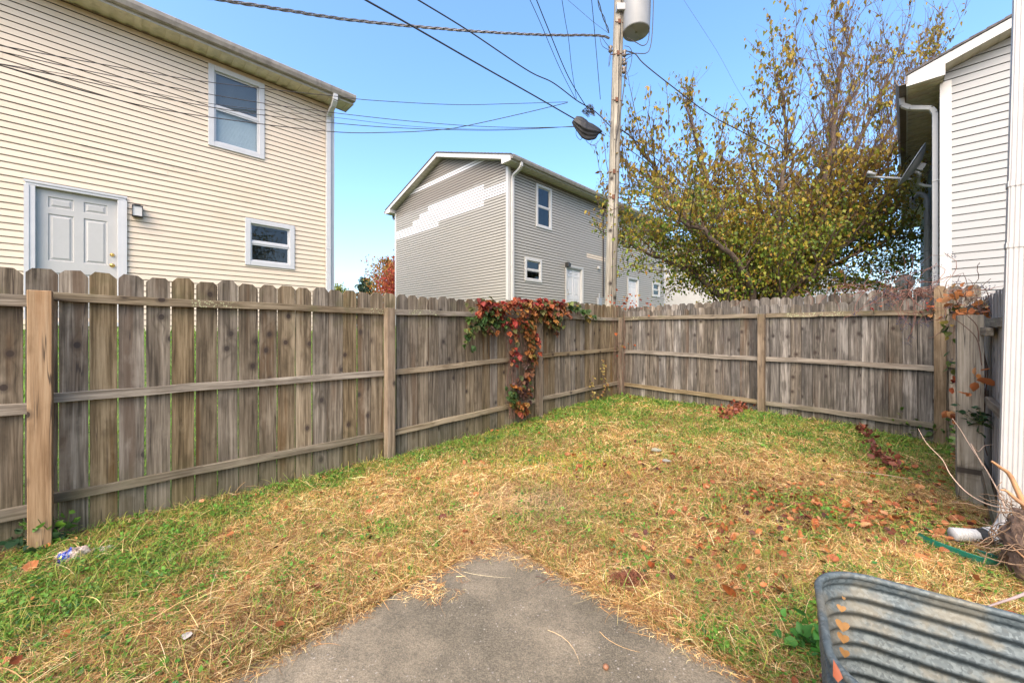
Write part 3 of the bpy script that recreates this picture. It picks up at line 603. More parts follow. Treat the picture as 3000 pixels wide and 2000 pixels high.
# ------------------------------------------------------------ fences
def picket_bm(w, h, th=.018, ear=.032, round_=False, seed=0, slant=0.0):
    r = random.Random(seed); m = MB(); e = ear * r.uniform(.8, 1.25); e2 = ear * r.uniform(.8, 1.25); t1 = r.uniform(-.003, .003)
    if round_: out = [(-w / 2, 0), (w / 2, 0), (w / 2, h - .05), (w * .42, h - .02), (w * .22, h - .003), (-w * .2, h), (-w * .42, h - .022), (-w / 2, h - .05)]
    else: out = [(-w / 2, 0), (w / 2, 0), (w / 2, h - e * 1.1 + t1), (w / 2 - e, h - t1), (-w / 2 + e2, h + t1), (-w / 2, h - e2 * 1.1)]
    # subdivided sides with a slight waviness so edges are not perfect
    n = 7; L = []; Rr = []
    zt = [out[-1][1] * i / n for i in range(n + 1)]; wob = [0] + [r.uniform(-.0018, .0018) for _ in range(n - 1)] + [0]
    wob2 = [0] + [r.uniform(-.0018, .0018) for _ in range(n - 1)] + [0]; bow = [slant * (i / n) + r.uniform(-.001, .001) for i in range(n + 1)]
    cup = r.uniform(-.003, .003)
    top = out[3:-1] if not round_ else out[3:-1]
    hr = out[2][1]
    loop = [(-w / 2 + wob[i], zt[i], bow[i]) for i in range(n, -1, -1)] + [(w / 2 + wob2[i], zt[i] * hr / zt[-1], bow[i]) for i in range(n + 1)] + [(x, z, bow[-1]) for x, z in top]
    k = len(loop); f = [(x, y - th / 2, z) for x, z, y in loop]; b = [(x, y + th / 2, z) for x, z, y in loop]
    # front/back in quads rows
    m.v = f + b
    for i in range(n): m.f.append((n - i, n - i - 1, n + 2 + i, n + 1 + i)); m.f.append((k + n - i, k + n + 1 + i, k + n + 2 + i, k + n - i - 1))
    cap = [0] + [k - 1 - j for j in range(len(top))] + [n + 1 + n]
    m.f.append(tuple(cap)); m.f.append(tuple(k + c for c in cap[::-1]))
    for i in range(k): j = (i + 1) % k; m.f.append((i, j, k + j, k + i))
    m.m = [0] * len(m.f); return m
ANG = math.atan2(DY, DX)
def board(name, par, x0, y0, z0, x1, y1, z1, hgt, th, mat, seed=0, wav=.004):
    """a rail: local x along, so wood grain runs along it (mesh z is the long axis)"""
    a = Vector((x0, y0, z0)); b = Vector((x1, y1, z1)); L = (b - a).length; r = random.Random(seed); m = MB(); n = 10
    for i in range(n + 1):
        z = L * i / n; dx = r.uniform(-wav, wav) * .5; dy = r.uniform(-wav, wav) * .3; q = hgt / 2
        e1, e2 = r.uniform(-.0025, .0025), r.uniform(-.0025, .0025)
        m.v += [(-q + dx + e1, -th / 2 + dy, z), (q + dx + e2, -th / 2 + dy, z), (q + dx + e2, th / 2 + dy, z), (-q + dx + e1, th / 2 + dy, z)]
    for i in range(n):
        for j in range(4): k_ = (j + 1) % 4; m.f.append((i * 4 + j, i * 4 + k_, i * 4 + 4 + k_, i * 4 + 4 + j))
    m.f += [(3, 2, 1, 0), (n * 4, n * 4 + 1, n * 4 + 2, n * 4 + 3)]; m.m = [0] * len(m.f)
    o = m.build(name, mat, par, bevel=.003); d = (b - a).normalized(); up = Vector((0, 0, 1)); xa = (up - d * up.dot(d)).normalized(); ya = d.cross(xa)
    R = Matrix((xa, ya, d)).transposed().to_4x4(); o.matrix_basis = Matrix.Translation(a - par.location) @ R; return o
def fence(name, label, origin, segs, posts, mat, rmat, side, gap, hfun, rails, rail_h=.062, back=None, group=None, pw=.140):
    root = empty(name, origin); tag(root, label, 'fence', group); return root
def add_picket(root, x, y, ang, w, h, z0, mat, seed, tilt=0, slant=0, round_=False, label=None):
    m = picket_bm(w, h, seed=seed, slant=slant, round_=round_); o = m.build('picket', mat, root)
    o.location = (x - root.location.x, y - root.location.y, z0 - root.location.z); o.rotation_euler = (0, tilt, ang)
    if label: o['label'] = label
    return o
def add_post(root, x, y, ang, w, z0, z1, mat, seed, lean=0, label=None):
    r = random.Random(seed); m = MB(); n = 8; L = z1 - z0
    for i in range(n + 1):
        z = L * i / n; dx = r.uniform(-.0012, .0012); q = w / 2; m.v += [(-q + dx, -q, z), (q + dx, -q, z), (q + dx, q, z), (-q + dx, q, z)]
    for i in range(n):
        for j in range(4): k_ = (j + 1) % 4; m.f.append((i * 4 + j, i * 4 + k_, i * 4 + 4 + k_, i * 4 + 4 + j))
    m.f += [(3, 2, 1, 0), (n * 4, n * 4 + 1, n * 4 + 2, n * 4 + 3)]; m.m = [0] * len(m.f)
    o = m.build('post', mat, root, bevel=.004); o.location = (x - root.location.x, y - root.location.y, z0 - root.location.z); o.rotation_euler = (0, lean, ang)
    if label: o['label'] = label
    return o
r = random.Random(3)
gz1 = lambda u, v: .115 * float(sm((v - 3.2) / 2.6)) * float(sm((.6 - u) / 1.8))
# side fence (left)
PV = [-2.82, -.335, 2.143, 4.65, 7.154]
lf = empty('picket_fence', (*uv(-4.08, 2.1), 0)); tag(lf, 'long brown weathered dog-ear picket fence on the left, partly hung with red and green creeper', 'fence')
v = -2.95; i = 0
while v < 7.19:
    gap = .0065 + (.006 * r.random() if v < 2.2 else .001) ; w = .140 + r.uniform(-.003, .003) - (.004 if v > 2.2 else 0)
    z0 = gz1(-4.1, v) + r.uniform(-.01, .02) - .0; x, y = uv(-4.115 + r.uniform(-.002, .002), v + w / 2)
    if v < 2.4: z0 -= .01
    add_picket(lf, x, y, ANG, w, 1.835 + r.uniform(-.012, .012) - z0 * .25, z0, M['woodL'], 100 + i, tilt=r.uniform(-.003, .003), slant=r.uniform(-.004, .004)); v += w + gap; i += 1
for j in range(4):
    v0, v1 = PV[j] + .045, PV[j + 1] - .045
    for zc_, rh in ((.272, .062), (.948, .062), (1.628, .062)):
        if j == 0: zc_ -= .045 if zc_ < 1.5 else .02; rh = .075
        sag = r.uniform(-.012, .012)
        a = uv(-4.083, v0); b = uv(-4.083, v1); g0, g1 = gz1(-4.1, PV[j]), gz1(-4.1, PV[j + 1]); k_ = .25 if zc_ > 1.5 else 1
        board('rail', lf, *a, zc_ + g0 * k_ + (.01 if j != 2 else 0), *b, zc_ + g1 * k_ + sag * .3, rh, .038, M['rail'], seed=j * 7 + int(zc_ * 10), wav=.008)
for j, (v, mt, lb) in enumerate(((PV[0], 'postg', None), (PV[1], 'post', 'pale tan newer square post'), (PV[2], 'postg', None), (PV[3], 'postg', None), (PV[4], 'postg', None))):
    u_ = -3.985 if j == 1 else -4.035
    x, y = uv(u_, v); g0 = gz1(-4, v); add_post(lf, x, y, ANG, (.104, .104, .092, .092, .1)[j], g0 - .08, (1.64, 1.668, 1.665, 1.655, 1.68)[j] + g0 * .1, M[mt], j, label=lb)
# back fence
PU = [-4.035, -1.60, .347]
bf = empty('silvered_picket_fence', (*uv(-1.6, 7.2), .05)); tag(bf, 'grey silvered picket fence across the back of the yard', 'fence')
u = -4.10; i = 0; ANB = math.atan2(NY, NX)
while u < .36:
    w = .132 + r.uniform(-.004, .006); gap = .003 + .003 * r.random(); z0 = gz1(u, 7.2) + r.uniform(-.015, .01) - .03 * float(sm((u + 1) / 1.2)); x, y = uv(u + w / 2, 7.222 + r.uniform(-.002, .002))
    add_picket(bf, x, y, ANB, w, 1.825 + r.uniform(-.012, .012) - z0, z0, M['woodB'], 400 + i, slant=r.uniform(-.004, .004)); u += w + gap; i += 1
for j in range(2):
    u0, u1 = PU[j] + .05, PU[j + 1] - .045
    for zc_ in (.245, .948, 1.645):
        a = uv(u0, 7.19); b = uv(u1, 7.19); g0, g1 = gz1(PU[j], 7.2), gz1(PU[j + 1], 7.2); kk = 1 if zc_ < .5 else .25 if zc_ > 1.5 else .6
        board('rail', bf, *a, zc_ + g0 * kk * (1 if j == 0 else .6) - (.02 if j and zc_ < .5 else 0), *b, zc_ + g1 * kk * .5 - (.012 if zc_ < .5 and j else 0), .068, .038, M['rail'], seed=50 + j * 7 + int(zc_ * 10), wav=.012)
x, y = uv(-1.60, 7.145); add_post(bf, x, y, ANB, .092, .0, 1.685, M['postg'], 21)
x, y = uv(.30, 7.16); add_picket(bf, x, y, ANB, .105, 2.05, -.08, M['postg'], 977, round_=True, label='taller round-topped end post')
# neighbour's fence right behind, a bit taller
nf = empty('neighbour_fence', (*uv(-1.6, 7.36), .1)); tag(nf, 'taller picket row of the neighbour showing just above the back fence', 'fence')
u = -4.3; i = 0
while u < .6:
    w = .140 + r.uniform(-.003, .003); hh = 1.90 + .018 * (u + 4.3) + r.uniform(-.012, .012); x, y = uv(u + w / 2, 7.40)
    add_picket(nf, x, y, ANB, w, hh - .1, .1, M['woodB'], 700 + i); u += w + .006; i += 1
for zc_ in (.4, 1.0, 1.7): board('rail', nf, *uv(-4.3, 7.36), zc_, *uv(.6, 7.36), zc_, .085, .036, M['rail'], seed=90 + int(zc_ * 10))
# right return fence with the gate post
rf = empty('side_return_fence', (*uv(.46, 5), 0)); tag(rf, 'short grey fence section between the thick gate post and the white downspout', 'fence')
v = 4.22; i = 0
while v < 7.15:
    w = .138 + r.uniform(-.003, .003); x, y = uv(.50 + r.uniform(-.003, .003), v + w / 2)
    add_picket(rf, x, y, ANG, w, 1.70 + r.uniform(-.012, .012), .01, M['woodR'], 800 + i); v += w + .006; i += 1
for zc_, v0, v1 in ((1.478, 4.2, 4.93), (.855, 4.2, 4.93), (1.64, 5.1, 7.1), (.9, 5.1, 7.1), (.25, 5.1, 7.1)): board('rail', rf, *uv(.47, v0), zc_ - .01, *uv(.47, v1), zc_, .066, .036, M['rail'], seed=int(v0 * 9 + zc_ * 20))
board('rail_block', rf, *uv(.445, 4.60), 1.405, *uv(.445, 4.93), 1.408, .062, .04, M['rail'], seed=7)
board('fallen_brace', rf, *uv(.455, 4.22), -.0, *uv(.445, 4.90), .27, .10, .03, M['rail'], seed=9)
x, y = uv(.375, 5.00)
gp_ = add_post(rf, x, y, ANG, .146, -.08, 1.54, M['gate'], 31, label='thick square gate post')
gp_['label'] = 'thick square gate post'

# ------------------------------------------------------------ utility pole, transformer, bag
pb = Vector((2.305, 9.5, .35)); ptp = Vector((2.305 + .253 * (11.6 - 1.9) / 7.4, 9.5, 11.6))
pole = empty('utility_pole', pb); tag(pole, 'tall round weathered wooden utility pole behind the fence corner', 'utility pole')
m = MB(); n = 24; pts = [pb.lerp(ptp, i / n) - pb for i in range(n + 1)]; pts[0].z -= .4; m.tube(pts, [.142 - .034 * i / n + (random.random() - .5) * .004 for i in range(n + 1)], 20)
po = m.build('pole_shaft', M['pole'], pole, smooth=True)
def polex(z): return 2.305 + .0342 * (z - 1.9) + 0.0
m = MB(); r2 = random.Random(5)
for z in (8.75, 8.0, 6.9, 9.35, 5.2, 4.6): # bolts and brackets
    s = 1 if z in (8.0, 5.2) else -1
    m.tube([(polex(z) - pb.x - .16 * s, -.08, z - pb.z), (polex(z) - pb.x + .1 * s, -.12, z - pb.z)], .012, 6); m.box(polex(z) - pb.x - .03, polex(z) - pb.x + .03, -.15, -.13, z - pb.z - .05, z - pb.z + .05); m.build('bracket', M['rust'], pole); m = MB()
m = MB()
m.tube([Vector((polex(z) - pb.x + .03 + .01 * math.sin(z * 3), -.135, z - pb.z)) for z in np.arange(.4, 11, .4)], .008, 5); m.build('ground_wire', M['wire'], pole)
porc = plain('brown_porcelain', (.16, .13, .11), .3)
for z, s in ((8.05, 1), (7.85, 1), (7.65, 1), (8.15, -1)):
    m = MB(); c = Vector((polex(z) - pb.x + .17 * s, -.05, z - pb.z)); m.tube([c + Vector((0, 0, -.08)), c + Vector((0, 0, -.05)), c, c + Vector((0, 0, .05)), c + Vector((0, 0, .08))], [.03, .055, .03, .055, .03], 10); m.build('insulator', porc, pole, smooth=True)
tr = empty('transformer', (2.95, 9.42, 8.52)); tag(tr, 'light grey cylindrical transformer can hung on the utility pole', 'transformer')
m = MB(); R_ = .315; m.tube([(0, 0, .02), (0, 0, .0), (0, 0, .03), (0, 0, 1.6)], [R_ - .03, R_ - .015, R_, R_], 40, cap=False); m.build('tank', M['trans'], tr, smooth=True)
m = MB(); m.tube([(0, 0, .012), (0, 0, .03)], R_ - .02, 40); m.tube([(0, 0, -.0), (0, 0, .02)], .03, 12); m.build('tank_bottom', plain('tank_bottom_paint', (.17, .17, .14), .6), tr)
m = MB(); m.box(-.48, -.3, -.1, .02, 1.3, 1.45); m.build('hanger_bracket', M['trans'], tr, bevel=.01); m = MB(); m.box(-.48, -.28, -.12, .02, .46, .62); m.build('hanger_bracket', M['trans'], tr, bevel=.01)
m = MB(); m.tube([Vector((math.cos(a) * (R_ + .006), math.sin(a) * (R_ + .006), 1.22 - .1 * abs(math.sin(a * 2)))) for a in np.linspace(-math.pi, 0, 14)], .008, 5); m.build('strap_wire', M['wire'], tr)
def wire(label, pts, rad=.008, mat='wire', twist=0, name='overhead_wire', n=14, group='wires meeting at the utility pole'):
    sp = spline(pts, n); m = MB()
    if twist:
        L = 0; ps = [Vector(p) for p in sp]; acc = [0]
        for a, b in zip(ps[:-1], ps[1:]): acc.append(acc[-1] + (b - a).length)
        fine = []; N = int(acc[-1] / .05)
        for i in range(N + 1):
            s = acc[-1] * i / N; j = max(0, min(len(acc) - 2, int(np.searchsorted(acc, s)) - 1)); t = (s - acc[j]) / max(1e-6, acc[j + 1] - acc[j]); fine.append(ps[j].lerp(ps[j + 1], t))
        for q in range(twist):
            path = []
            for i, p in enumerate(fine):
                t = (fine[min(i + 1, N)] - fine[max(i - 1, 0)]).normalized(); w = t.cross(Vector((0, 0, 1))).normalized(); u2 = w.cross(t); a = i * .05 * 2 * math.pi / .55 + q * 2 * math.pi / twist; path.append(p + (w * math.cos(a) + u2 * math.sin(a)) * rad * 1.35)
            m.tube(path, rad * (1 if q else .75), 5)
    else: m.tube(sp, rad, 5)
    o = m.build(name, M[mat]); tag(o, label, 'overhead wire', group); return o
def W(*pp): return [P(x, y, Y) for x, y, Y in pp]
wire('thick twisted cable crossing the upper sky to the pole top', W((560, -14, 6.0), (823, 28, 6.7), (1046, 61, 7.4), (1371, 91, 8.4), (1600, 103, 9.1), (1743, 104, 9.3), (1786, 112, 9.36)), .013, 'alu', 3)
wire('straight thick black cable running down to the black splice bag', W((1030, -24, 5.5), (1070, 0, 5.7), (1216, 82, 6.4), (1397, 186, 7.4), (1560, 278, 8.4), (1682, 348, 9.1), (1772, 398, 9.38)), .014)
wire('black cable sagging above the splice bag, wrapped near the pole', W((1180, -28, 6), (1224, 0, 6.1), (1371, 90, 7), (1546, 207, 8.1), (1620, 243, 8.6), (1690, 295, 9.0), (1742, 326, 9.3), (1790, 372, 9.36)), .012)
wire('thin wire steeply descending from the top, leftmost of four', W((1541, -24, 7), (1580, 60, 7.5), (1640, 200, 8.4), (1687, 292, 9.0)), .006)
wire('heavier steep wire second from the left of four', W((1563, -22, 7), (1608, 90, 7.6), (1665, 225, 8.5), (1721, 319, 9.2)), .009)
wire('steep kinked thin wire third from the left of four', W((1643, -22, 7.4), (1656, 60, 7.9), (1666, 117, 8.2), (1675, 200, 8.6), (1689, 290, 9.0)), .006)
wire('near vertical thin wire just left of the pole', W((1731, -22, 8), (1738, 50, 8.3), (1743, 106, 8.6), (1752, 210, 8.9), (1759, 292, 9.2)), .007)
wire('very fine grey wire slanting to the pole insulators', W((1630, -24, 8), (1663, 0, 8.2), (1735, 62, 8.9), (1783, 98, 9.3)), .004, 'alu')
wire('short twisted cable from the top edge to the pole', W((1748, -20, 8.4), (1757, 22, 8.7), (1769, 53, 8.9), (1784, 96, 9.3)), .011, 'alu', 2)
g_ = 'thin wires crossing in front of the cream house'
wire('uppermost thin wire across the cream house', W((-60, 122, 4.6), (0, 134, 4.7), (271, 184, 5.4), (611, 241, 6.2), (976, 282, 7.2), (1100, 295, 7.5), (1333, 307, 8.1), (1503, 304, 8.5), (1663, 299, 8.95)), .006, group=g_)
wire('second thin wire across the cream house', W((-60, 134, 4.6), (0, 151, 4.7), (325, 222, 5.5), (759, 301, 6.6), (1100, 345, 7.5), (1344, 367, 8.1), (1520, 374, 8.6), (1682, 372, 9.0)), .006, group=g_)
wire('third thin wire across the cream house, grey and fine', W((-60, 173, 4.6), (0, 187, 4.7), (244, 228, 5.3), (611, 303, 6.2), (976, 344, 7.2), (1200, 370, 7.8), (1400, 379, 8.3), (1560, 376, 8.7), (1682, 371, 9.0)), .004, 'wire', group=g_)
wire('fourth wire across the cream house, crossing the third', W((-60, 174, 4.6), (0, 188, 4.7), (240, 237, 5.3), (461, 285, 5.9), (759, 336, 6.6), (1100, 371, 7.5), (1397, 382, 8.3), (1560, 378, 8.7), (1682, 370, 9.02)), .0065, group=g_)
wire('lowest wire across the cream house, rising again to the cable', W((-60, 177, 4.6), (0, 192, 4.7), (271, 274, 5.4), (542, 333, 6.1), (958, 385, 7.1), (1150, 388, 7.6), (1296, 380, 8.0), (1376, 367, 8.2), (1530, 333, 8.6), (1663, 301, 8.95)), .0075, group=g_)
g_ = 'wires running right from the utility pole'
wire('thick black cable sagging right through the tree to the white house mast', W((1835, 150, 9.35), (1861, 159, 9.3), (1887, 188, 9.3), (1967, 252, 9.4), (2078, 335, 9.6), (2190, 395, 9.8), (2298, 451, 9.9), (2416, 496, 9.8), (2553, 531, 9.6), (2640, 545, 9.4), (2668, 560, 9.3), (2675, 585, 9.3)), .013, group=g_)
wire('hair thin wire crossing the blue sky above the tree', W((1990, -24, 8.5), (2003, 0, 8.7), (2100, 150, 9.4), (2160, 260, 9.8), (2206, 332, 10.2), (2250, 400, 10.5)), .003, 'alu', group=g_)
wire('steep black cable going down right behind the tree branches', W((1806, 372, 9.38), (1850, 403, 9.6), (1910, 455, 10), (1965, 505, 10.6), (2040, 580, 11.4), (2130, 660, 12.4)), .010, group=g_)
wire('flat thin wire running right into the crown', W((1808, 375, 9.38), (1925, 432, 9.8), (2050, 463, 10.3), (2300, 505, 11.5), (2560, 640, 13)), .006, group=g_)
wire('lower black cable leaving the pole beneath the others', W((1800, 408, 9.38), (1880, 465, 9.6), (1960, 530, 10), (2100, 640, 11), (2240, 720, 12.2)), .009, group=g_)
g_ = 'short cables hanging on the utility pole'
wire('black drop cable on the right side of the pole', W((1837, 180, 9.36), (1830, 240, 9.36), (1822, 300, 9.36), (1812, 370, 9.36), (1806, 410, 9.36)), .013, group=g_, name='drop_cable')
wire('inner looping lead below the transformer can', W((1906, -20, 9.3), (1904, 60, 9.3), (1899, 118, 9.3), (1884, 134, 9.3), (1862, 124, 9.32), (1838, 112, 9.36)), .010, group=g_, name='drop_cable')
wire('outer looping lead below the transformer can', W((1915, -20, 9.3), (1912, 80, 9.3), (1906, 135, 9.3), (1893, 156, 9.3), (1860, 157, 9.32), (1828, 164, 9.36)), .010, group=g_, name='drop_cable')
wire('tangled loop of black cable right of the pole', W((1828, 165, 9.36), (1850, 156, 9.3), (1848, 190, 9.3), (1835, 218, 9.3), (1818, 222, 9.36), (1820, 190, 9.3), (1838, 172, 9.32), (1852, 160, 9.3), (1845, 140, 9.3), (1830, 135, 9.36)), .007, group=g_, name='drop_cable')
wire('two cables curving from the insulators left of the pole', W((1757, 107, 9.3), (1765, 135, 9.3), (1788, 151, 9.36), (1785, 170, 9.36), (1784, 195, 9.36), (1790, 150, 9.36), (1776, 128, 9.3), (1760, 106, 9.3)), .006, group=g_, name='drop_cable')
# wrap on the messenger and black bag
m = MB(); r2 = random.Random(8)
for q in range(9):
    c = P(1724 + r2.uniform(-12, 10), 322 + r2.uniform(-9, 12), 9.2); pts = [c + Vector((math.cos(a * 1.7) * .09 * r2.uniform(.6, 1.3), r2.uniform(-.05, .05), math.sin(a * 1.3) * .08 * r2.uniform(.6, 1.3))) for a in np.linspace(0, 7, 12)]; m.tube(pts, .006, 4)
o = m.build('cable_tangle', M['wire']); tag(o, 'small black tangle of cable coils on the sagging cable left of the pole', 'cable tangle')
A0, B0 = P(1682, 345, 9.1), P(1758, 388, 9.25)
V = []; nr, na = 40, 44
for i in range(nr + 1):
    t = i / nr; c = A0.lerp(B0, t); rad = .03 + .17 * math.sin(math.pi * min(1, t * 1.02 + .02)) ** .55; c = c + Vector((0, 0, -rad * .62))
    for j in range(na):
        a = 2 * math.pi * j / na; fold = 1 + .16 * math.sin(5 * a + 3 * t) * math.sin(a + .5) + .10 * math.sin(11 * a + 7 * t) + .12 * (vnoise(np.array([a * 2]), np.array([t * 9]), 1.0, 1)[0] - .5); V.append(c + Vector((math.sin(a) * .05, math.cos(a) * rad * .55 * fold, math.sin(a) * rad * .95 * fold)) + Vector((.02 * math.sin(9 * t), 0, 0)))
Fq = [(i * na + j, i * na + (j + 1) % na, (i + 1) * na + (j + 1) % na, (i + 1) * na + j) for i in range(nr) for j in range(na)]
k = NT('black_plastic_sheet'); k.set((.010, .010, .012), .6); bagm = k.m
bag = mesh_np('splice_bag', [tuple(v) for v in V], np.array(Fq), bagm, smooth=True, loc=tuple(A0)); tag(bag, 'shiny black plastic bag wrapped round the cable splice left of the pole', 'plastic bag')
m = MB()
for pts in ([(1690, 372), (1688, 395), (1700, 410), (1706, 400)], [(1712, 400), (1722, 418), (1745, 428), (1750, 412)], [(1735, 412), (1730, 425), (1748, 420), (1765, 395), (1762, 380)]): m.tube(spline([P(x, y, 9.2) for x, y in pts], 6), .006, 4)
m2 = m.build('dangling_cord', M['wire'], bag); m2.location = -A0

# satellite dishes
def dish(name, label, c, aim, R, arm, mount):
    root = empty(name, c); tag(root, label, 'satellite dish'); aim = Vector(aim).normalized(); up = Vector((0, 0, 1)); x = aim.cross(up).normalized(); y = x.cross(aim)
    V = []; nr, na = 8, 32
    for s, off in ((1, 0), (0, -.012)):
        for i in range(nr + 1):
            for j in range(na):
                rr = R * i / nr; a = 2 * math.pi * j / na; V.append(tuple(x * math.cos(a) * rr + y * math.sin(a) * rr * 1.08 + aim * (rr * rr / R * .28 + off - .03)))
    Fq = []; o2 = (nr + 1) * na
    for base in (0, o2): Fq += [(base + i * na + j, base + i * na + (j + 1) % na, base + (i + 1) * na + (j + 1) % na, base + (i + 1) * na + j) for i in range(nr) for j in range(na)]
    Fq += [(nr * na + j, nr * na + (j + 1) % na, o2 + nr * na + (j + 1) % na, o2 + nr * na + j) for j in range(na)]
    mesh_np('reflector', V, np.array(Fq), M['greym'], root, smooth=True)
    if arm:
        m = MB(); p0 = aim * -.06 - y * R * .62; p1 = aim * arm - y * R * .95; m.tube([p0, p0.lerp(p1, .5), p1], [.022, .022, .018], 8); m.build('feed_arm', M['greym'], root, smooth=True)
        m = MB()
        for s in (-1, 0, 1): q = p1 + x * .09 * s + y * .05; m.tube([q + aim * .02, q - aim * .05, q - aim * .07, q - aim * .12], [.035, .035, .022, .03], 10); m.tube([p1 - y * .01, q + y * .01], .014, 6)
        m.build('receiver_head', M['greym'], root, smooth=True)
    m = MB(); q = -aim * .05; pts = [q - y * .1, q - aim * .08 - y * .12] + [Vector(p) - Vector(c) for p in mount]; m.tube(spline(pts, 5), .026, 10); m.box(-.05, .05, -.05, .05, -.06, .06, lambda a, b, z: x * a + y * z - aim * (.05 + b + .03)); m.build('mount_arm', M['greym'], root, smooth=False)
    m = MB(); m.tube(spline([q, q - aim * .1 + y * .12, q - aim * .18 + y * .02, q - aim * .12 - y * .16, q - y * .2 + aim * .1], 6), .008, 5); m.build('coax_cable', M['wire'], root, smooth=True)
dc = P(2682, 487, 7.55)
mt_ = Vector(TR(.95, -.03, (CH + (HY - 545) / F * 7.4))) + Vector((RC[0], RC[1], 0)) + Vector((0, 0, .0))
mt_.z = CH + (HY - 548) / F * 7.4
dish('satellite_dish', 'grey satellite dish with long feed arm on the white house wall', dc, (-.68, .55, .47), .37, .60, [tuple(dc + Vector((.18, .1, -.3))), tuple(mt_)])
d2c = P(2652, 828, 9.0); dish('small_satellite_dish', 'small dark grey dish just above the back fence near the white house', d2c, (.5, .75, .35), .17, 0, [tuple(d2c + Vector((0, .05, -.5))), tuple(d2c + Vector((0, .05, -1.6)))])
# ------------------------------------------------------------ trees
def grow(paths, tips, start, d, L, r0, depth, lo, hi, up, rg, nseg=7, wob=.12):
    p = np.array(start, float); d = np.array(d, float); d /= np.linalg.norm(d); pts = [p.copy()]; dirs = [d.copy()]
    for i in range(nseg):
        d = d + rg.standard_normal(3) * wob + np.array([0, 0, up]); d /= np.linalg.norm(d); p = p + d * L / nseg; pts.append(p.copy()); dirs.append(d.copy())
    rad = np.linspace(r0, max(r0 * .35, .0022), nseg + 1); paths.append((np.array(pts), rad))
    return np.array(pts), dirs, rad
def leaf_cloud(pts_list, per_m, rg, spread=.09):
    out = []
    for pts in pts_list:
        seg = np.linalg.norm(np.diff(pts, axis=0), axis=1).sum(); n = rg.poisson(per_m * seg)
        if n <= 0: continue
        t = rg.random(n) ** .8 * (len(pts) - 1); i = np.minimum(t.astype(int), len(pts) - 2); f = (t - i)[:, None]; out.append(pts[i] * (1 - f) + pts[i + 1] * f + rg.standard_normal((n, 3)) * spread)
    return np.concatenate(out) if out else np.zeros((0, 3))
rg = np.random.default_rng(21)
big = empty('multi_stem_tree', (5.7, 9.4, .3)); tag(big, 'large many-stemmed tree with olive and golden autumn leaves and bare upper shoots', 'tree')
limbs = [  # px,py,depth polylines
    [(2165, 960, 9.4), (2140, 860, 9.4), (2075, 740, 9.5), (1990, 620, 9.8), (1920, 500, 10.2), (1850, 400, 10.4)],
    [(2190, 960, 9.5), (2185, 850, 9.5), (2140, 700, 9.9), (2080, 560, 10.3), (2045, 420, 10.5), (2010, 300, 10.6)],
    [(2200, 960, 9.6), (2210, 840, 9.6), (2230, 700, 10.2), (2215, 540, 10.8), (2190, 400, 11.0)],
    [(2230, 960, 9.4), (2235, 850, 9.4), (2265, 720, 9.3), (2290, 560, 9.2), (2305, 400, 9.4), (2290, 260, 9.5)],
    [(2245, 960, 9.4), (2270, 850, 9.3), (2340, 720, 9.2), (2395, 590, 9.3), (2440, 420, 9.5), (2455, 250, 9.6), (2500, 80, 9.7)],
    [(2255, 960, 9.5), (2300, 830, 9.6), (2390, 690, 9.9), (2470, 540, 10.2), (2530, 380, 10.4), (2620, 200, 10.6)],
    [(2240, 960, 9.6), (2320, 860, 9.9), (2440, 780, 10.4), (2560, 720, 10.8), (2660, 690, 11)],
    [(2160, 960, 9.5), (2110, 870, 9.6), (2010, 790, 9.9), (1900, 740, 10.2), (1830, 720, 10.4)],
    [(2180, 960, 9.8), (2160, 830, 10.4), (2070, 690, 11.2), (1960, 600, 11.8), (1850, 560, 12)],
    [(2215, 960, 9.3), (2200, 860, 9.0), (2150, 760, 8.7), (2060, 680, 8.6), (1980, 640, 8.6)],
    [(2250, 960, 9.3), (2300, 870, 9.0), (2400, 790, 8.8), (2500, 700, 8.9), (2590, 600, 9.2)],
    [(2220, 960, 9.7), (2260, 800, 10.4), (2370, 600, 11.0), (2450, 380, 11.4), (2520, 240, 11.6)],
    [(2260, 960, 9.5), (2330, 800, 9.9), (2450, 620, 10.2), (2570, 440, 10.6), (2680, 260, 10.9), (2760, 160, 11.1)],
    [(2260, 960, 9.4), (2340, 830, 9.3), (2480, 660, 9.5), (2570, 520, 9.8), (2640, 400, 10.2)]]
trunks = []; sec = []; twigs = []; dense = []; sparse = []
